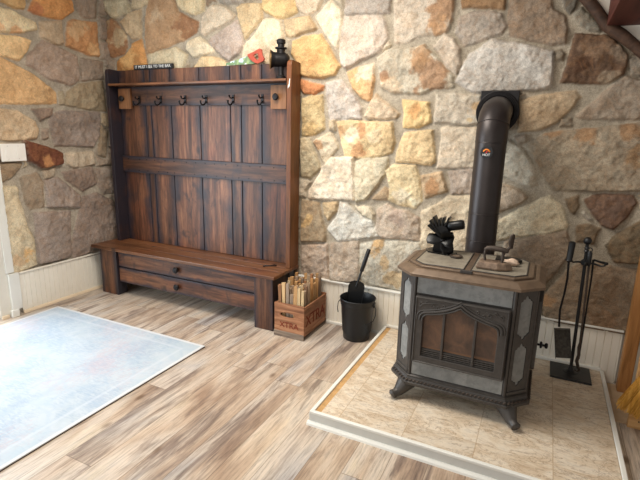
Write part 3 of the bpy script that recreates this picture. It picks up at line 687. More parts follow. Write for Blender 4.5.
# ------------------------------------------------------------------ hall tree bench
T = lambda tint, dirx=0: (tint, dirx, random.random(), 1)
b = thing('hall_tree', 'tall dark stained plank hall tree with storage bench seat against the stone wall', 'hall tree', (-2.65, 3.0, 0))
xs = [-3.548, -3.24, -3.172, -2.945, -2.635, -2.327, -2.222, -2.03, -1.748]
tints = [.46, .34, .62, .72, .78, .50, .66, .46]
mb = MB()
for i in range(8):
    mb.box(xs[i]+.003, xs[i+1]-.003, 3.150, 3.170, .45, 1.985, T(tints[i]))
mb.box(-3.55, -1.745, 3.168, 3.176, .45, 1.98, T(.1))
finish('back_panel', mb, M_BENCH, b, .003)
for x0, tt in ((-3.588, .35), (-1.748, .50)):
    mb = MB()
    pr = [(3.04, .448), (3.178, .448), (3.178, 1.985), (3.065, 1.99), (3.047, 1.978), (3.04, 1.955)]
    mb.prism(pr, x0, x0+.038, frame((0, 0, 0), (0, 1, 0), (0, 0, 1)), T(tt)); finish('side_panel', mb, M_BENCH_SIDE if x0 > -3 else M_BENCH, b, .003)
mb = MB(); mb.box(-3.548, -1.75, 3.03, 3.150, 1.846, 1.864, T(.6, 1)); finish('top_shelf', mb, M_BENCH_TOP, b, .003)
mb = MB(); mb.box(-3.545, -1.752, 3.134, 3.150, 1.685, 1.842, T(.28, 1)); finish('coat_rail', mb, M_BENCH, b, .003)
mb = MB(); mb.box(-3.545, -1.752, 3.132, 3.150, 1.093, 1.24, T(.30, 1)); finish('middle_rail', mb, M_BENCH, b, .003)
# nail heads of the rails
for i in range(16):
    x = -3.46+i*.11
    for z in (1.115, 1.215):
        mb = MB(); mb.lathe([(.0055, 0), (.0045, .003)], 8, frame((x+random.uniform(-.02, .02), 3.1325, z), (1, 0, 0), (0, 0, 1))); finish('nail_head', mb, M_DARKIRON, b)
for x0, x1 in ((-3.522, -3.378), (-1.928, -1.792)):
    mb = MB(); mb.box(x0, x1, 3.112, 3.134, 1.655, 1.828, T(.5)); blk = finish('end_block', mb, M_BLOCK, b, .003)
    blk['label'] = 'lighter wood end block with black knob'
    xm = (x0+x1)/2 + (-.012 if x0 < -3 else -.012)
    mb = MB(); mb.lathe([(.012, 0), (.012, .014), (.024, .018), (.026, .028), (.020, .036), (.001, .038)], 20, frame((xm, 3.113, 1.742), (1, 0, 0), (0, 0, 1)))
    finish('knob', mb, M_DARKIRON, blk, 0, True)
for x in (-3.288, -3.04, -2.772, -2.552, -2.285, -2.013):
    mb = MB()
    mb.box(x-.011, x+.011, 3.129, 3.134, 1.70, 1.765)
    mb.tube([(x, 3.13, 1.745), (x, 3.105, 1.735), (x, 3.088, 1.742), (x, 3.082, 1.758)], [.006, .005, .005, .008], 8)
    mb.tube([(x, 3.13, 1.715), (x, 3.105, 1.690), (x, 3.080, 1.684), (x, 3.062, 1.70), (x, 3.06, 1.72)], [.006, .006, .006, .006, .009], 8)
    finish('coat_hook', mb, M_DARKIRON, b, 0, True)
mb = MB()
for k, (y0, y1) in enumerate(((2.798, 2.925), (2.928, 3.05), (3.053, 3.176))):
    mb.box(-3.655, -1.705, y0, y1, .42, .448, T(.5+.07*k, 1))
finish('seat', mb, M_BENCH_TOP, b, .005)
mb = MB(); mb.tube([(-1.92, 2.985, .452), (-1.90, 3.0, .457), (-1.875, 3.02, .455), (-1.855, 3.045, .457), (-1.84, 3.06, .452)], [.006, .005, .004, .006, .004], 8)
finish('lift_handle', mb, M_DARKIRON, b, 0, True)
for x0, x1 in ((-3.58, -3.375), (-1.902, -1.735)):
    mb = MB(); mb.box(x0, x1, 2.828, 2.93, 0, .42, T(.42)); finish('leg', mb, M_BENCH, b, .004)
for x0, x1 in ((-3.58, -3.5), (-1.83, -1.735)):
    mb = MB(); mb.box(x0, x1, 3.08, 3.165, 0, .42, T(.3)); finish('leg', mb, M_BENCH, b, .004)
for z0, z1, zk, tt in ((.272, .404, .342, .55), (.125, .262, .192, .50)):
    mb = MB(); mb.box(-3.372, -1.905, 2.852, 2.872, z0, z1, T(tt, 1)); d = finish('drawer', mb, M_BENCH, b, .003)
    mb = MB(); mb.lathe([(.012, 0), (.011, .012), (.024, .018), (.027, .028), (.020, .037), (.001, .039)], 20, frame((-2.685, 2.853, zk), (1, 0, 0), (0, 0, 1)))
    finish('knob', mb, M_DARKIRON, d, 0, True)
mb = MB()
mb.box(-3.375, -1.90, 2.872, 2.885, .125, .42, T(.12, 1)); mb.box(-3.56, -3.545, 2.93, 3.08, .12, .42, T(.3, 0)); mb.box(-1.76, -1.745, 2.93, 3.08, .12, .42, T(.3, 0))
mb.box(-3.545, -1.76, 2.885, 3.17, .125, .14, T(.2, 1))
finish('carcass', mb, M_BENCH, b)
mb = MB(); mb.tube([(-1.722, 3.038, 1.862), (-1.722, 3.034, 1.83), (-1.72, 3.022, 1.80), (-1.716, 3.006, 1.795), (-1.712, 2.998, 1.815)], .0035, 8)
o = finish('side_hook', mb, M_SILVER, b, 0, True); o['label'] = 'small silver hook on the right side panel'

# ------------------------------------------------------------------ things on top of the hall tree
def text_mesh(body, size, M, depth=.001):
    cu = bpy.data.curves.new('t', 'FONT'); cu.body = body; cu.size = size; cu.extrude = depth; cu.align_x = 'CENTER'; cu.align_y = 'CENTER'
    o = bpy.data.objects.new('t', cu); COL.objects.link(o)
    dg = bpy.context.evaluated_depsgraph_get(); me = bpy.data.meshes.new_from_object(o.evaluated_get(dg))
    bpy.data.objects.remove(o); bm = bmesh.new(); bm.from_mesh(me); bpy.data.meshes.remove(me)
    for v in bm.verts: v.co = M @ v.co
    return bm
s = thing('word_sign', 'thin black block sign with white capital letters resting on the hall tree', 'sign', (-3.125, 3.153, 1.985))
mb = MB(); mb.box(-3.345, -2.905, 3.142, 3.164, 1.985, 2.024); finish('board', mb, M_SIGN, s, .002)
finish('lettering', text_mesh("IT MUST I SEE TO THE BAR", .034, frame((-3.125, 3.1415, 2.005), (1, 0, 0), (0, 0, 1))), M_TEXT, s)
sw = thing('hand_saw', 'small hand saw with painted blade and red handle lying on the hall tree', 'saw', (-2.18, 3.16, 1.985))
Mx = frame((0, 3.165, 0), (1, 0, 0), (0, 0, 1))
mb = MB(); pl = [(-2.372, 1.988), (-2.368, 2.006), (-2.25, 2.030), (-2.13, 2.058), (-2.08, 2.01), (-2.10, 1.992)]
mb.prism(pl, 0, .002, Mx); finish('blade', mb, M_SAW, sw)
def plate_holes(outer, holes, t, M):
    bm = bmesh.new(); es = []
    for L in [outer]+holes:
        vs = [bm.verts.new((p[0], p[1], 0)) for p in L]
        es += [bm.edges.new((vs[i], vs[(i+1) % len(vs)])) for i in range(len(vs))]
    bmesh.ops.triangle_fill(bm, use_beauty=True, use_dissolve=False, edges=es)
    r = bmesh.ops.extrude_face_region(bm, geom=bm.faces[:])
    for v in [g for g in r['geom'] if isinstance(g, bmesh.types.BMVert)]: v.co.z += t
    for v in bm.verts: v.co = M @ v.co
    return bm
hd = [(-2.155, 2.058), (-2.10, 2.074), (-2.045, 2.096), (-2.026, 2.088), (-2.022, 2.05), (-2.003, 2.020), (-2.012, 2.004), (-2.062, 1.988), (-2.095, 1.998), (-2.125, 2.018), (-2.150, 2.040)]
hl = [(-2.100, 2.046), (-2.085, 2.058), (-2.062, 2.062), (-2.052, 2.03), (-2.064, 2.014), (-2.080, 2.022)]
finish('handle', plate_holes(hd, [hl], .016, Matrix.Translation((0, -.007, 0)) @ Mx @ Matrix.Translation((0, 0, -.0))), M_REDHANDLE, sw, .003)

ln = thing('carbide_lantern', 'blackened antique lantern with round side lens hood standing on the top shelf', 'lantern', (-1.828, 3.095, 1.864))
cx, cy = -1.828, 3.095
Mz = Matrix.Translation((cx, cy, 1.864))
mb = MB(); mb.lathe([(.030, 0), (.034, .004), (.034, .020), (.022, .028), (.019, .05), (.021, .085), (.016, .09)], 24, Mz); finish('base', mb, M_DARKIRON, ln, 0, True)
dr = Vector((-.82, -.57, 0)); up = Vector((0, 0, 1)); sd_ = up.cross(dr)
Mh = frame(Vector((cx, cy, 2.0)) - dr*.035, up, sd_)
if (Mh.to_3x3() @ Vector((0, 0, 1))).dot(dr) < 0: Mh = frame(Vector((cx, cy, 2.0)) - dr*.035, sd_, up)
mb = MB(); mb.lathe([(.004, -.030), (.026, -.026), (.042, -.012), (.050, .012), (.050, .075), (.052, .088), (.064, .108), (.066, .113), (.062, .113), (.046, .092), (.001, .088)], 28, Mh); finish('lamp_body', mb, M_DARKIRON, ln, 0, True)
mb = MB(); mb.torus(Mh @ Vector((0, 0, .112)), .063, .0035, Mh.to_3x3().to_4x4(), 28, 8); finish('lens_ring', mb, M_BRASS, ln, 0, True)
mb = MB(); mb.lathe([(.030, .165), (.030, .205), (.042, .210), (.043, .218), (.024, .222), (.024, .242), (.032, .246), (.033, .268), (.024, .275), (.001, .277)], 24, Mz); finish('chimney', mb, M_DARKIRON, ln, 0, True)

# ------------------------------------------------------------------ crate of kindling
c = thing('wooden_crate', 'old wooden drinks crate with faded red lettering beside the bench', 'crate', (-1.575, 2.99, 0))
X0, X1, Y0, Y1, ZT = -1.697, -1.447, 2.79, 3.165, .262
ell = lambda cx, cz, a, bb, n=20: [(cx+a*math.copysign(abs(math.cos(2*PI*i/n))**.7, math.cos(2*PI*i/n)), cz+bb*math.copysign(abs(math.sin(2*PI*i/n))**.8, math.sin(2*PI*i/n))) for i in range(n)]
for y in (Y0, Y1-.014):
    finish('end_board', plate_holes([(X0, .03), (X1, .03), (X1, ZT), (X0, ZT)], [ell((X0+X1)/2-.015, .175, .060, .018)], .014, frame((0, y+.014, 0), (1, 0, 0), (0, 0, 1))), M_CRATE, c, .002)
for x in (X0, X1-.012):
    mb = MB(); mb.box(x, x+.012, Y0+.014, Y1-.014, .03, .135); mb.box(x, x+.012, Y0+.014, Y1-.014, .138, ZT-.006); finish('side_board', mb, M_CRATE, c, .002)
mb = MB(); mb.box(X0-.001, X1+.001, Y0-.002, Y1+.002, .002, .012); finish('floor_board', mb, M_CRATE_GREY, c, .002)
for ya, yb in ((Y0-.006, Y0+.002), (Y1-.002, Y1+.006)):
    mb = MB(); mb.box(X0-.002, X1+.002, ya, yb, .0, .045); o = finish('strap_board', mb, M_CRATE_GREY, c, .003); o['label'] = 'grey weathered bottom strap'
finish('lettering', text_mesh("XTRA", .062, frame(((X0+X1)/2+.0, Y0-.0008, .095), (1, 0, 0), (0, 0, 1))), M_INK, c)
finish('lettering', text_mesh("XTRA", .125, frame((X1+.0008, (Y0+Y1)/2, .135), (0, 1, 0), (0, 0, 1))), M_INK, c)

# kindling: one split stick, copied
def stick_mesh(w, d, L):
    mb = MB()
    p = [(-w/2, -d/2), (w/2, -d/2*random.uniform(.5, 1)), (w/2*random.uniform(.4, 1), d/2), (-w/2*random.uniform(.5, 1), d/2*random.uniform(.6, 1))]
    rings = []
    for k in range(5):
        z = L*k/4; j = .0012
        rings.append([(x+random.uniform(-j, j), y+random.uniform(-j, j), z+(random.uniform(-.004, .004) if k == 4 else 0)) for x, y in p])
    mb.loft(rings); return mb
protos = []
for k in range(8):
    o = finish('kindling_stick', stick_mesh(random.uniform(.018, .030), random.uniform(.015, .025), random.uniform(.31, .37)), M_KIND, None, 0)
    protos.append(o)
n = 0; nx, ny = 7, 11
for j in range(ny):
    for i in range(nx):
        pr = protos[(i*3+j*5+(n % 3)) % 8]
        x = X0+.032+(X1-X0-.064)*i/(nx-1); y = Y0+.038+(Y1-Y0-.076)*j/(ny-1)
        if n < 8: pr = protos[n]; o = pr
        else: o = pr.copy(); COL.objects.link(o)
        edge = (x-(X0+X1)/2)/.125
        o.location = (x-edge*.006, y, .013)
        tx = random.uniform(-.012, .012); ty = random.uniform(-.02, .02)
        if j < 2: ty = -.04 + .013*i
        o.rotation_euler = (tx, ty*.6, random.uniform(-.15, .15))
        o.scale = (1, 1, random.uniform(.98, 1.16)+.004*j)
        tag(o, 'split kindling stick standing upright in the wooden crate', 'firewood', 'kindling sticks in the crate')
        n += 1

# ------------------------------------------------------------------ ash bucket and shovel
bk = thing('ash_bucket', 'black metal ash bucket with wire bail on the floor by the hearth', 'bucket', (-1.135, 3.045, 0))
Mb = Matrix.Translation((-1.135, 3.045, 0))
mb = MB(); prof = [(.001, .0), (.094, .0), (.098, .004), (.103, .06), (.108, .06+.002), (.122, .262), (.126, .268), (.126, .276), (.131, .310), (.134, .314), (.131, .319), (.127, .314), (.118, .262), (.096, .012), (.001, .010)]
mb.lathe(prof, 40, Mb, cap=False); finish('pail', mb, M_BLACK, bk, 0, True)
for sx in (-1, 1):
    mb = MB(); mb.box(-1.135+sx*.128-.006, -1.135+sx*.128+.006, 3.03, 3.06, .262, .296); finish('ear', mb, M_BLACK, bk, .002)
mb = MB(); pts = []
for i in range(25):
    a = PI*i/24
    pts.append((-1.135+.140*math.cos(a), 3.045+.02*math.sin(a)+(.0), .282-.115*math.sin(a) if False else .282-.02*math.sin(a)))
# bail hangs down over the right flank
pts = [(-1.003, 3.03, .282), (-.985, 3.02, .262), (-.978, 3.0, .22), (-.985, 2.975, .185), (-1.01, 2.955, .165), (-1.035, 2.938, .16)]
mb.tube(pts, .003, 8); finish('bail', mb, M_DARKIRON, bk, 0, True); mb = MB(); mb.tube([(-1.267, 3.03, .282), (-1.28, 3.02, .262), (-1.276, 3.0, .225), (-1.262, 2.98, .2)], .003, 8)
finish('bail_end', mb, M_DARKIRON, bk, 0, True)
sh = thing('ash_shovel', 'black ash shovel standing blade down in the ash bucket', 'shovel', (-1.15, 3.05, .03))
top = Vector((-1.092, 3.12, .672)); bot = Vector((-1.150, 3.062, .42)); ax = (top-bot).normalized()
mb = MB(); mb.tube([top, top-ax*.004, top-ax*.17, top-ax*.175], [.012, .0155, .0145, .010], 14); finish('grip', mb, M_BLACK, sh, 0, True)
mb = MB(); mb.tube([top-ax*.17, bot, bot-ax*.03], [.009, .008, .006], 10); finish('shaft', mb, M_BLACK, sh, 0, True)
xa = Vector((.93, .37, 0)); ab = Vector((.10, .06, 1)).normalized(); Ms = frame(Vector((-1.178, 3.046, .165)), xa-ab*xa.dot(ab), ab)
mb = MB()
hw = .050; prof2 = []
rr = []
for v_, wv_ in ((0, .050), (.02, .058), (.235, .060), (.262, .050), (.272, .026)):
    rr.append([Ms @ Vector(p) for p in ((-wv_, v_, .012), (-wv_+.004, v_, 0), (wv_-.004, v_, 0), (wv_, v_, .012), (wv_-.004, v_, -.003), (-wv_+.004, v_, -.003))])
mb.loft(rr); finish('blade', mb, M_BLACK, sh, 0)

# low ceiling of the loft over the right half of the room
mb = MB(); mb.box(-.05, 2.2, -2.2, 3.4, 2.38, 2.45); struct('ceiling', mb, M_PLASTER)

# ------------------------------------------------------------------ wood stove
S = thing('wood_stove', 'cast iron and grey soapstone wood stove with arched glass door on the tiled hearth', 'stove', (-.3, 2.55, .07))
CX = -.3
def octo(z, hw, y0, y1, ch):
    return [(CX-hw+ch, y0, z), (CX+hw-ch, y0, z), (CX+hw, y0+ch, z), (CX+hw, y1-ch, z), (CX+hw-ch, y1, z), (CX-hw+ch, y1, z), (CX-hw, y1-ch, z), (CX-hw, y0+ch, z)]
mb = MB(); mb.loft([octo(.20, .338, 2.312, 2.80, .095), octo(.79, .338, 2.312, 2.80, .095)]); finish('body', mb, M_STOVE, S, .003)
mb = MB(); mb.loft([octo(.158, .335, 2.31, 2.80, .09), octo(.166, .364, 2.282, 2.83, .103), octo(.180, .366, 2.280, 2.832, .103), octo(.186, .360, 2.286, 2.826, .102), octo(.206, .350, 2.298, 2.814, .099), octo(.214, .350, 2.298, 2.814, .099), octo(.222, .339, 2.311, 2.80, .096)])
rim = finish('base_rim', mb, M_STOVE, S)
mb = MB()
def beads(p0, p1, n):
    p0 = Vector(p0); p1 = Vector(p1); d = p1-p0; t = d.normalized()
    nrm = Vector((t.y, -t.x, 0))
    for i in range(n):
        p = p0+d*((i+.5)/n)
        mb.tube([p-t*.009+Vector((0, 0, -.008)), p+nrm*.005, p+t*.009+Vector((0, 0, .008))], [.002, .0055, .002], 6)
beads((CX-.26, 2.288, .194), (CX+.26, 2.288, .194), 26)
beads((CX+.26, 2.288, .194), (CX+.359, 2.388, .194), 6); beads((CX-.359, 2.388, .194), (CX-.26, 2.288, .194), 6)
beads((CX+.358, 2.39, .194), (CX+.358, 2.72, .194), 18)
finish('rope_moulding', mb, M_RUSTDARK, rim, 0, True)
mb = MB(); mb.loft([octo(.780, .352, 2.298, 2.82, .1), octo(.783, .366, 2.280, 2.838, .103), octo(.797, .367, 2.279, 2.839, .103), octo(.801, .362, 2.285, 2.833, .102), octo(.808, .350, 2.297, 2.82, .098), octo(.818, .335, 2.314, 2.80, .092), octo(.820, .322, 2.328, 2.79, .088), octo(.816, .316, 2.334, 2.784, .086)])
lid = finish('lid', mb, M_LID, S)
ox = lambda z, i: octo(z, .310-i, 2.342+i, 2.776-i, .084-i*.4)
mb = MB(); mb.loft([ox(.812, 0), ox(.826, 0), ox(.829, .004)]); finish('top_grate_frame', mb, M_LID, lid, 0)
# two soapstone inserts in the lid
for sx in (-1, 1):
    p = [(CX+sx*.018, 2.372), (CX+sx*.225, 2.372), (CX+sx*.278, 2.425), (CX+sx*.278, 2.70), (CX+sx*.232, 2.746), (CX+sx*.018, 2.746)]
    mb = MB(); mb.prism(p, .8285, .8315); finish('soapstone_top', mb, M_SOAPTOP, lid, .001)
    mb = MB(); q = [(x, y, .831) for x, y in p]; mb.tube(q+[q[0]], .0035, 6); finish('insert_border', mb, M_STOVE, lid)
mb = MB(); mb.box(CX-.03, CX+.03, 2.338, 2.352, .818, .836); finish('lid_latch', mb, M_STOVE, lid, .003)
# soapstone strips
FR = lambda y: frame((0, y, 0), (1, 0, 0), (0, 0, 1))      # local z points towards -y
for z0, z1 in ((.690, .779), (.224, .304)):
    mb = MB(); mb.prism([(-.532, z0), (-.068, z0), (-.068, z1), (-.532, z1)], 0, .006, FR(2.312)); finish('soapstone_strip', mb, M_SOAP, S, .0015)
# corner posts (ribs) and side soapstone insets
def fancy(w, h):
    up = [(0, .5), (.10, .475), (.14, .44), (.12, .42), (.30, .415), (.34, .395), (.32, .375), (.46, .365), (.5, .34)]
    pts = [(x*w, z*h) for x, z in up] + [(x*w, -z*h) for x, z in up[::-1]]
    return pts + [(-x, y) for x, y in pts[-2:0:-1]]
s2 = math.sqrt(.5)
for sx in (-1, 1):
    cxx, cyy = CX+sx*.2905, 2.3595
    xd = Vector((s2, sx*s2, 0)); nrm = Vector((sx*s2, -s2, 0))
    M = frame((cxx, cyy, 0), xd, (0, 0, 1))
    if M.to_3x3().col[2].dot(nrm) < 0: raise SystemExit('normal')
    # raised fret of the corner panel
    outer = [(-.058, .235), (.058, .235), (.058, .775), (-.058, .775)]
    holes = []
    for zc in (.635, .385):
        holes.append([(x, y+zc) for x, y in fancy(.074, .232)])
    cp = finish('corner_panel', plate_holes(outer, holes, .008, M @ Matrix.Translation((0, 0, 0))), M_STOVE, S, .002)
    for zc in (.635, .385):
        mb = MB(); mb.prism([(x, y+zc) for x, y in fancy(.072, .228)], .0, .0035, M); finish('soapstone_inset', mb, M_SOAP, cp)
    mb = MB(); mb.box(-.062, .062, .225, .243, 0, .014, None, M); finish('foot_ledge', mb, M_STOVE, cp, .003)
    mb = MB(); mb.tube([(CX+sx*.243, 2.309, .222), (CX+sx*.243, 2.309, .78)], .009, 12); mb.tube([(CX+sx*.338, 2.407, .222), (CX+sx*.338, 2.407, .78)], .008, 12)
    finish('corner_rib', mb, M_STOVE, S, 0, True)
# side panels
for sx in (-1, 1):
    x = CX+sx*.338
    M = frame((x, 0, 0), (0, sx, 0), (0, 0, 1))
    mb = MB(); mb.prism([(sx*2.43, .25), (sx*2.68, .25), (sx*2.68, .76), (sx*2.43, .76)], 0, .006, M); finish('side_soapstone', mb, M_SOAP, S, .002)
# door
door_o = [(-.529, .312), (-.071, .312), (-.071, .682), (-.529, .682)]
def arch(off):
    """opening outline; off widens it"""
    L, Rr, zb = -.484-off, -.116+off, .352-off
    half = [(L, zb), (L, .55+off*.3)]
    for i in range(1, 9):
        a = PI/2*i/8; r = .036
        half.append((L+r-r*math.cos(a), .555+off*.6+r*math.sin(a)))
    x1 = L+.036; z1 = .591+off*.6
    xp, zp = -.300, .648+off*1.25
    for i in range(1, 11):
        u = i/10; e = u*.55+.45*u*u*u
        half.append((x1+(xp-x1)*u, z1+(zp-z1)*e))
    right = [(-.6-x, z) for x, z in half[-2::-1]]
    right = [(Rr+(x-(-.6-L)), z) for x, z in right]
    return half+right
D = thing('d', '', '', (0, 0, 0)); bpy.data.objects.remove(D)
dp = finish('door_frame', plate_holes(door_o, [arch(0)], .022, FR(2.300)), M_STOVE, S, .003)
for off, r, dy in ((.004, .006, .0235), (.018, .007, .0235), (.031, .0045, .0225)):
    a = arch(off); mb = MB()
    mb.tube([(x, 2.300-dy, z) for x, z in a[1:-1]], r, 8); finish('arch_moulding', mb, M_STOVE, dp, 0, True)
mb = MB(); q = [(-.524, .317), (-.076, .317), (-.076, .677), (-.524, .677)]
q3 = [(x, 2.278, z) for x, z in q]; mb.tube(q3+[q3[0]], .005, 6); finish('door_border', mb, M_STOVE, dp)
# scroll relief in the spandrels
for sx in (-1, 1):
    mb = MB()
    for k in range(5):
        x = CX+sx*(.195-.028*k); z = .652+.010*math.sin(k*1.7)-.003*(4-k)*0
        mb.torus((x, 2.277, z-.008), .009-.0008*k, .0028, frame((0, 0, 0), (1, 0, 0), (0, 0, 1)), 14, 6)
    mb.tube([(CX+sx*.205, 2.277, .625), (CX+sx*.19, 2.276, .645), (CX+sx*.15, 2.276, .655), (CX+sx*.10, 2.277, .662)], [.002, .004, .003, .001], 6)
    finish('scroll_relief', mb, M_STOVE, dp, 0, True)
# glass panes clipped to the arch, mullions and lower grille
ar = arch(0)
def top_at(x):
    for (xa_, za), (xb_, zb_) in zip(ar[1:-2], ar[2:-1]):
        if xa_ <= x <= xb_ and xb_ > xa_: return za+(zb_-za)*(x-xa_)/(xb_-xa_)
    return .55
ed = [-.486, -.378, -.222, -.114]
for i in range(3):
    x0, x1 = ed[i], ed[i+1]
    pts = [(x0, .392), (x1, .392)]
    for k in range(13):
        x = x1+(x0-x1)*k/12; pts.append((x, top_at(min(max(x, -.4835), -.1165))+.004))
    mb = MB(); mb.prism(pts, -.004, .0, FR(2.300)); finish('glass_pane', mb, M_GLASS, dp)
for x in (-.378, -.222):
    mb = MB(); mb.box(x-.006, x+.006, 2.283, 2.300, .352, top_at(x)); finish('mullion', mb, M_STOVE, dp, .002)
mb = MB(); mb.box(-.485, -.115, 2.296, 2.302, .350, .394)
for k in range(4): mb.box(-.485, -.115, 2.288, 2.300, .354+k*.0105, .360+k*.0105)
finish('lower_grille', mb, M_STOVE, dp, .001)
# legs
for sx in (-1, 1):
    for sy in (-1, 1):
        yy = 2.31 if sy < 0 else 2.80
        P = lambda ox_, oy_, z: (CX+sx*ox_, yy+sy*(-oy_) if sy < 0 else yy+oy_, z)
        f = lambda ox_, oy_, z: (CX+sx*ox_, (2.31-oy_) if sy < 0 else (2.80+oy_), z)
        mb = MB()
        mb.tube([f(.255, -.05, .168), f(.262, -.03, .150), f(.278, -.005, .128), f(.293, .015, .106), f(.305, .032, .100), f(.318, .048, .0965), f(.322, .053, .092)],
                [.056, .052, .040, .029, .022, .025, .014], 14)
        finish('leg', mb, M_STOVE, S, 0, True)
mb = MB(); mb.box(-.54, -.06, 2.34, 2.78, .135, .16); mb.box(-.46, -.14, 2.42, 2.70, .115, .136); finish('ash_pan', mb, M_STOVE, S, .003)
# loading door on the right side with spool knob
mb = MB(); M = frame((.038, 0, 0), (0, 1, 0), (0, 0, 1))
mb.prism([(2.445, .34), (2.46, .325), (2.69, .325), (2.705, .34), (2.705, .70), (2.66, .745), (2.49, .745), (2.445, .70)], .006, .028, M)
sd = finish('side_door', mb, M_STOVE, S, .004)
mb = MB(); mb.lathe([(.006, 0), (.006, .012), (.016, .013), (.018, .018), (.016, .023), (.007, .026), (.006, .034), (.013, .038), (.015, .044), (.012, .050), (.001, .052)], 16, frame((.066, 2.50, .452), (0, 1, 0), (0, 0, 1)))
finish('spool_handle', mb, M_DARKIRON, sd, 0, True)

# stove pipe
pc = (-.311, 2.95)
pp = thing('stove_pipe', 'dark brown stove pipe rising behind the stove and bending into the stone wall', 'stove pipe', (pc[0], pc[1], .5))
prr = .088
mb = MB()
mb.tube([(pc[0], pc[1], .5), (pc[0], pc[1], 1.462)], prr, 48); finish('lower_section', mb, M_PIPE, pp, 0, True)
mb = MB(); mb.tube([(pc[0], pc[1], .62), (pc[0], 2.842, .62)], .07, 24); finish('stove_collar', mb, M_PIPE, pp, 0, True)
pts = [(pc[0], 2.95, 1.455), (pc[0], 2.952, 1.50), (pc[0], 2.962, 1.545), (pc[0], 2.985, 1.585), (pc[0], 3.02, 1.615), (pc[0], 3.065, 1.635), (pc[0], 3.12, 1.643), (pc[0], 3.195, 1.645)]
mb = MB(); mb.tube(pts, .0895, 48); finish('elbow', mb, M_PIPE, pp, 0, True)
for z in (1.04, .875, 1.46):
    mb = MB(); mb.torus((pc[0], pc[1], z), prr+.0008, .0022, None, 48, 6); finish('seam_ring', mb, M_PIPE, pp, 0, True)
mb = MB(); mb.torus((pc[0], 2.966, 1.553), .0905, .002, Matrix.Rotation(-.42, 4, 'X'), 48, 6); finish('seam_ring', mb, M_PIPE, pp, 0, True)
Mw = frame((pc[0]-.003, 3.155, 1.640), (1, 0, 0), (0, 0, 1))
fl = None
mb = MB(); mb.lathe([(.090, -.02), (.090, .012), (.099, .016), (.126, .004), (.128, -.004), (.124, -.02)], 48, Mw, cap=False); fl = finish('wall_flange', mb, M_DARKIRON, pp, 0, True)
mb = MB()
for R_ in (.102, .111, .120): mb.torus(Mw @ Vector((0, 0, .0155-(R_-.1)*.45)), R_, .0042, Mw.to_3x3().to_4x4(), 48, 6)
finish('flange_rib', mb, M_DARKIRON, fl, 0, True)
mb = MB(); mb.box(pc[0]-.110, pc[0]+.112, 3.160, 3.20, 1.60, 1.768); finish('wall_plate', mb, M_DARKIRON, pp, .003)
# round badge
nb = Vector((-.10, -1, 0)).normalized(); bo = Vector((pc[0], pc[1], 1.405))+nb*(prr-.0005)
Mb_ = frame(bo, Vector((0, 0, 1)).cross(nb), (0, 0, 1))
mb = MB(); star = []
for i in range(48):
    a = 2*PI*i/48; r = .037 if i % 2 else .0325
    star.append((r*math.cos(a), r*math.sin(a)))
mb.prism(star, 0, .004, Mb_); bd = finish('badge', mb, M_BLACK, pp)
mb = MB(); n_ = 16
pts = [Mb_ @ Vector((.0175*math.cos(PI*.95*i/n_+.05), .0175*math.sin(PI*.95*i/n_+.05)-.001, .0042)) for i in range(n_+1)]
mb.tube(pts, [.002]+[.0060]*(n_-1)+[.002], 6, None, True, .5); finish('orange_arc', mb, M_ORANGE, bd)
mb = MB(); mb.box(-.003, .003, -.006, .009, .0035, .0055, None, Mb_ @ Matrix.Rotation(-.5, 4, 'Z')); finish('needle', mb, M_RED, bd)
finish('badge_lettering', text_mesh("HOT", .020, Mb_ @ Matrix.Translation((0, -.015, .0045)), .0005), M_TEXT, bd)

# ------------------------------------------------------------------ things on the stove
ZL = .8348
fn = thing('stove_fan', 'black heat powered fan with finned top standing on the left of the stove lid', 'fan', (-.50, 2.66, ZL))
fx, fy = -.495, 2.67
mb = MB(); mb.prism([(-.56, 2.62), (-.44, 2.60), (-.40, 2.66), (-.43, 2.73), (-.55, 2.75), (-.585, 2.68)], ZL, ZL+.006); finish('base_plate', mb, M_FAN, fn, .001)
# arch shaped body with opening
outer = [(-.060, 0), (-.052, .05), (-.058, .085), (-.045, .115), (.045, .115), (.058, .085), (.052, .05), (.060, 0)]
hole = [(-.005, .012), (.010, .012), (.013, .07), (.004, .085), (-.008, .07)]
Mf = frame((fx+.01, fy+.015, ZL+.005), (1, .12, 0), (0, 0, 1))
finish('body', plate_holes(outer, [hole], .030, Mf), M_FAN, fn, .003)
mb = MB()
for k in range(8):                                   # cooling fins fan out from the top
    a = -.95+1.9*k/7
    d = Vector((math.sin(a), 0, math.cos(a)))
    o_ = Vector((fx-.008, fy, ZL+.105))
    r1 = .086 if k in (0, 7) else .100+.010*((k*37) % 3-1)
    pnt = [o_+d*.0, o_+d*r1]
    Mk = frame(o_, d, (0, 1, 0))
    mb.box(0, r1, -.045+.004*k, .035, -.0055, .0055, None, Mk)
mb.lathe([(.001, -.045), (.034, -.042), (.040, .0), (.034, .035), (.001, .036)], 16, frame((fx+.005, fy, ZL+.125), (1, 0, 0), (0, 0, 1)))
finish('cooling_fins', mb, M_FAN, fn, .001)
mb = MB(); mb.lathe([(.010, -.01), (.024, 0), (.028, .006), (.028, .075), (.024, .085), (.001, .086)], 20, frame((fx+.035, fy-.01, ZL+.155), (0, 1, .0), (-.25, 0, 1))); finish('motor', mb, M_FAN, fn, 0, True)
for k, (a, ln_) in enumerate(((PI*.98, .088), (PI*1.70, .080), (PI*.3, .06), (-.1, .06))):
    mb = MB(); c0 = Vector((fx+.012, fy-.045, ZL+.078))
    d = Vector((math.cos(a), -.1, math.sin(a))); pts = [c0, c0+d*ln_*.45, c0+d*ln_*.9, c0+d*ln_]
    mb.tube(pts, [.014, .038, .036, .012], 12, None, True, .16); finish('blade', mb, M_FAN, fn, 0, True)
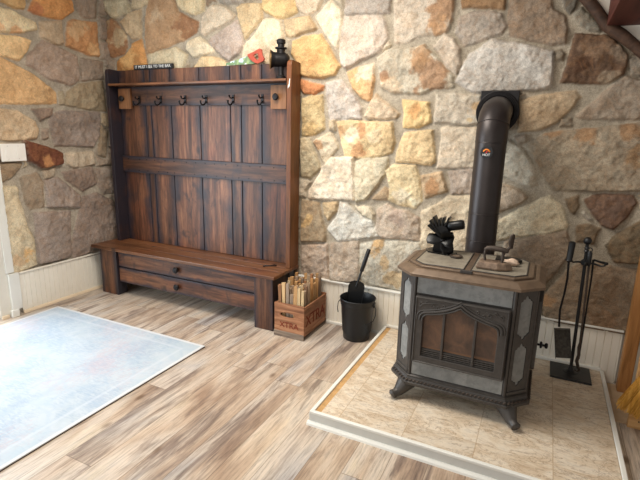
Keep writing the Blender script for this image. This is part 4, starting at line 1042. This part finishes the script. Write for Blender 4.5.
mb = MB(); mb.sphere((fx+.012, fy-.045, ZL+.078), .013, 8); mb.tube([(fx+.012, fy-.045, ZL+.078), (fx+.012, fy, ZL+.085)], .005, 8); finish('hub', mb, M_FAN, fn, 0, True)

tm = thing('stove_thermometer', 'small round dial thermometer lying on the left lid panel of the stove', 'thermometer', (-.395, 2.595, ZL))
mb = MB(); mb.lathe([(.001, 0), (.034, 0), (.036, .003), (.034, .008), (.027, .008), (.026, .005), (.001, .005)], 28, Matrix.Translation((-.395, 2.595, ZL)), cap=False); finish('case', mb, M_RUSTDARK, tm, 0, True)
mb = MB(); mb.lathe([(.020, .005), (.020, .0062), (.001, .0062)], 24, Matrix.Translation((-.395, 2.595, ZL))); finish('dial', mb, M_LID, tm)

def sad_iron(name, label, loc, rz, sc, M_body, M_h, htilt=0.0, hz=.075):
    """antique flat iron: pointed sole, stepped body, bar handle on two posts"""
    r = thing(name, label, 'iron', loc)
    Mi = Matrix.Translation(loc) @ Matrix.Rotation(rz, 4, 'Z') @ Matrix.Scale(sc, 4)
    def sole(w, l): return [(-l*.5, -w), (l*.1, -w), (l*.34, -w*.62), (l*.5, 0), (l*.34, w*.62), (l*.1, w), (-l*.5, w)]
    mb = MB(); L = []
    for z, w, l in ((0, .042, .150), (.008, .044, .154), (.012, .042, .150), (.028, .036, .138), (.032, .030, .126)):
        L.append([Mi @ Vector((x, y, z)) for x, y in sole(w, l)])
    mb.loft(L); finish('sole', mb, M_body, r, .001)
    mb = MB()
    mb.tube([Mi @ Vector(p) for p in ((-.045, 0, .03), (-.050, 0, .055), (-.048, 0, hz), (-.035, 0, hz+.012))], [.006*sc, .0055*sc, .006*sc, .006*sc], 10)
    finish('handle_post', mb, M_h, r, 0, True); mb = MB()
    mb.tube([Mi @ Vector(p) for p in ((.028, 0, .03), (.030, 0, .055), (.030, 0, hz), (.026, 0, hz+.012))], [.006*sc, .0055*sc, .006*sc, .006*sc], 10)
    finish('handle_post', mb, M_h, r, 0, True)
    mb = MB(); mb.tube([Mi @ Vector(p) for p in ((-.050, 0, hz+.006), (-.040, 0, hz+.015), (-.01, 0, hz+.018), (.02, 0, hz+.016), (.045, 0, hz+.012), (.052, 0, hz+.010))], [.008*sc, .011*sc, .012*sc, .012*sc, .011*sc, .007*sc], 12)
    finish('handle', mb, M_h, r, 0, True)
    return r
sad_iron('flat_iron', 'rusty brown antique flat iron with bar handle on the stove lid front', (-.178, 2.465, ZL), -.05, 1.12, M_RUST, M_RUSTDARK)
r2 = thing('iron_trivet', 'upright iron handle piece on dark base behind the flat iron', 'stove tool', (-.125, 2.645, ZL))
mb = MB(); mb.prism([(-.19, 2.60), (-.08, 2.60), (-.055, 2.645), (-.08, 2.69), (-.19, 2.69)], ZL, ZL+.016); finish('base', mb, M_DARKIRON, r2, .003)
mb = MB(); mb.tube([(-.16, 2.63, ZL+.01), (-.150, 2.63, ZL+.05), (-.125, 2.63, ZL+.08), (-.118, 2.63, ZL+.095)], [.009, .008, .008, .010], 10)
mb.tube([(-.118, 2.63, ZL+.075), (-.122, 2.63, ZL+.11), (-.118, 2.63, ZL+.145), (-.112, 2.63, ZL+.155)], [.010, .017, .016, .006], 12, None, True, .6)
finish('upright_handle', mb, M_RUSTDARK, r2, 0, True)
rk = thing('pale_stone', 'small pale pinkish stone lump beside the upright iron on the stove', 'stone', (-.105, 2.585, ZL+.0))
mb = MB(); bm = mb.bm
r_ = bmesh.ops.create_icosphere(bm, subdivisions=3, radius=1)
for v in bm.verts:
    n_ = v.co.normalized(); k = 1+.14*math.sin(n_.x*6+1)*math.cos(n_.y*5)+.1*math.sin(n_.z*8+n_.x*3)
    v.co = Vector((n_.x*.036*k-.105, n_.y*.020*k+2.570, max(n_.z*.020*k, -.014)+.0145+ZL))
finish('lump', mb, M_PALE, rk, 0, True)

# ------------------------------------------------------------------ fireplace tools
ZH = .0705
tx, ty = .285, 3.055
ts = thing('tool_stand', 'black iron fireplace tool stand with ball finial on square base', 'tool stand', (tx, ty, ZH))
mb = MB(); mb.box(.172, .396, 2.945, 3.155, ZH, ZH+.012); finish('base', mb, M_BLACK, ts, .003)
mb = MB(); mb.lathe([(.045, .012), (.030, .016), (.016, .03), (.010, .05), (.009, .06)], 20, Matrix.Translation((tx, ty, ZH))); finish('foot_collar', mb, M_BLACK, ts, 0, True)
tp = (.268, ty, .90)
mb = MB(); mb.tube([(tx, ty, ZH+.05), (.272, ty, .80), tp], .0095, 12); mb.lathe([(.010, 0), (.015, .008), (.010, .018), (.015, .026), (.010, .036), (.001, .04)], 14, Matrix.Translation((.270, ty, .845))); finish('pole', mb, M_BLACK, ts, 0, True)
mb = MB(); mb.sphere((.268, ty, .915), .023, 10); finish('finial', mb, M_BLACK, ts, 0, True)
zc = .785
mb = MB()
for a, l in ((PI+.1, .075), (-.25, .10), (PI*.5, .05), (-PI*.5, .06)):
    d = Vector((math.cos(a), math.sin(a), 0)); s0 = Vector((.272, ty, zc))
    mb.tube([s0, s0+d*l*.5, s0+d*l*.85+Vector((0, 0, -.006)), s0+d*l, s0+d*(l+.006)+Vector((0, 0, .02))], [.007, .006, .005, .005, .006], 8)
mb.lathe([(.012, -.02), (.022, -.012), (.022, .012), (.012, .02)], 16, Matrix.Translation((.272, ty, zc)))
finish('hook_arm', mb, M_BLACK, ts, 0, True)
# hanging shovel
fs = thing('fireplace_shovel', 'fireplace shovel with square pan hanging on the left of the tool stand', 'shovel', (.19, 3.04, .18))
yy = 3.035
mb = MB(); mb.tube([(.190, yy, .905), (.190, yy, .90), (.187, yy, .80), (.186, yy, .79), (.186, yy, .782)], [.012, .019, .0165, .021, .012], 14); finish('grip', mb, M_BLACK, fs, 0, True)
mb = MB(); mb.tube([(.186, yy, .785), (.192, yy, .68), (.188, yy, .58), (.178, yy, .48), (.186, yy-.004, .37)], .0062, 10); finish('rod', mb, M_DARKIRON, fs, 0, True)
pa = Vector((.203, yy-.01, .365)); pd = Vector((.165, -.10, -1)).normalized()
Mp = frame(pa, Vector((1, .0, .165)), pd)
mb = MB(); mb.box(-.044, .044, 0, .185, -.0015, .0015, None, Mp); mb.box(-.044, -.041, 0, .185, -.022, .0, None, Mp); mb.box(.041, .044, 0, .185, -.022, .0, None, Mp); mb.box(-.044, .044, -.002, .002, -.030, .0, None, Mp)
if (Mp.to_3x3().col[2]).y < 0:   # walls must rise towards the room
    for v in mb.bm.verts:
        l = Mp.inverted() @ v.co; v.co = Mp @ Vector((l.x, l.y, -l.z))
finish('pan', mb, plain('dusty_shovel_pan', (84,80,74), .7, .3, .4, .4, 50), fs, .001)
pk = thing('fireplace_poker', 'iron fireplace poker with curled claw hanging on the right of the tool stand', 'poker', (.31, 3.02, .10))
yp = 3.012
mb = MB(); mb.tube([(.283, yp, .865), (.284, yp, .855), (.287, yp, .79), (.289, yp, .775)], [.008, .014, .013, .006], 12); mb.torus((.283, yp, .872), .012, .003, frame((0, 0, 0), (1, 0, 0), (0, 0, 1)), 16, 6); finish('grip', mb, M_BLACK, pk, 0, True)
mb = MB(); mb.tube([(.289, yp, .78), (.303, yp, .45), (.308, yp, .30), (.306, yp, .27), (.312, yp, .22), (.306, yp, .18), (.318, yp, .14), (.326, yp, .125), (.316, yp, .112), (.300, yp, .118)], [.006, .006, .006, .009, .009, .010, .009, .007, .005, .003], 10); finish('rod', mb, M_RUSTDARK, pk, 0, True)
tg = thing('fireplace_tongs', 'short black tong handle sticking out to the right of the tool stand', 'tongs', (.36, 3.09, .79))
mb = MB(); mb.tube([(.315, 3.085, .80), (.35, 3.085, .792), (.385, 3.085, .786), (.392, 3.085, .786)], [.005, .007, .009, .005], 10); mb.tube([(.315, 3.09, .80), (.32, 3.092, .70), (.322, 3.094, .40), (.322, 3.094, .16)], [.006, .005, .005, .006], 8)
finish('tong_arm', mb, M_BLACK, tg, 0, True)

# ------------------------------------------------------------------ broom
br = thing('straw_broom', 'yellow straw broom leaning in the corner beside the wooden post', 'broom', (.62, 2.655, .1))
neck = Vector((.70, 2.668, .50)); mb = MB(); ra = random.Random(5)
for k in range(420):
    u = ra.random(); v_ = ra.uniform(-1, 1)
    end = Vector((.480+u*.235, 2.658+v_*.022, .135-u*.085+ra.uniform(-.015, .02)))
    st = neck+Vector(((u-.5)*.075, v_*.018, -.0-(u-.5)*.02))
    mid = (st*.45+end*.55)+Vector((0.0, 0, .012))
    mb.tube([st, mid, end], [.0022, .0022, .0012], 4, None, False)
finish('bristles', mb, M_BRISTLE, br)
for t_ in (.50, .54, .36):
    mb = MB(); pts = []
    for i in range(25):
        a = 2*PI*i/24; u = .5+.53*math.cos(a); v_ = 1.25*math.sin(a)
        end = Vector((.480+u*.235, 2.658+v_*.022, .135-u*.085)); st = neck+Vector(((u-.5)*.075, v_*.018, -(u-.5)*.02))
        pts.append(st*(1-t_)+end*t_+Vector((0, 0, .010)))
    mb.tube(pts, .0024, 6); finish('stitching', mb, M_DARKIRON, br)
mb = MB(); mb.tube([neck+Vector((-.004, 0, -.03)), neck+Vector((.02, .002, .06)), neck+Vector((.05, .006, .16)), neck+Vector((.30, .01, .85))], [.030, .020, .013, .012], 12); finish('handle', mb, M_PANEL, br, 0, True)

# ------------------------------------------------------------------ light switch on the left wall
sp = thing('light_switch_plate', 'white double switch plate on the left stone wall', 'switch', (-3.69, 2.23, 1.29))
mb = MB(); mb.box(-3.692, -3.676, 2.135, 2.322, 1.222, 1.355); finish('plate', mb, M_PLATE, sp, .004)
for yc in (2.185, 2.265):
    mb = MB(); mb.box(-3.677, -3.672, yc-.017, yc+.017, 1.255, 1.322) ; finish('rocker', mb, M_PLATE, sp, .002)
mb = MB()
for yc in (2.185, 2.265):
    for z in (1.24, 1.337): mb.lathe([(.003, 0), (.003, .001)], 8, frame((-3.6765, yc, z), (0, 1, 0), (0, 0, 1)))
finish('plate_screw', mb, M_SILVER, sp)

# ------------------------------------------------------------------ camera
R = Vector(CAM_R); U = Vector(CAM_U); F = Vector(CAM_F)
cd = bpy.data.cameras.new('camera'); co = bpy.data.objects.new('camera', cd); COL.objects.link(co)
Mc = Matrix.Identity(4)
for i in range(3): Mc[i][0] = R[i]; Mc[i][1] = U[i]; Mc[i][2] = -F[i]
Mc[2][3] = 1.5; co.matrix_world = Mc
cd.sensor_width = 36; cd.lens = 464.25/640*36; cd.clip_start = .05; SC.camera = co

# ------------------------------------------------------------------ light
def area(name, loc, look, sx, sy, power, col):
    l = bpy.data.lights.new(name, 'AREA'); l.shape = 'RECTANGLE'; l.size = sx; l.size_y = sy; l.energy = power; l.color = col
    o = bpy.data.objects.new(name, l); COL.objects.link(o); o.location = loc
    o.rotation_euler = (Vector(look)-Vector(loc)).to_track_quat('-Z', 'Z').to_euler(); return o
area('window_daylight', (-3.84, .92, 1.12), (0, 1.1, .9), 1.95, 2.0, 104, (.78, .90, 1.0))
area('front_fill', (-1.2, -2.1, 1.7), (-1.3, 3.0, 1.0), 2.6, 1.5, 24, (1.0, .97, .93))  # added frontal fill from behind the camera; no window is built there
area('ceiling_lamp', (-1.55, 1.9, 2.72), (-1.55, 2.0, 0), 1.1, 1.1, 74, (1.0, .93, .83))
w = bpy.data.worlds.new('world'); SC.world = w; w.use_nodes = True
w.node_tree.nodes['Background'].inputs[0].default_value = (1.0, .95, .88, 1); w.node_tree.nodes['Background'].inputs[1].default_value = .42
SC.view_settings.view_transform = 'Standard'; SC.view_settings.look = 'None'; SC.view_settings.gamma = 1
SC.view_settings.exposure = 0.0
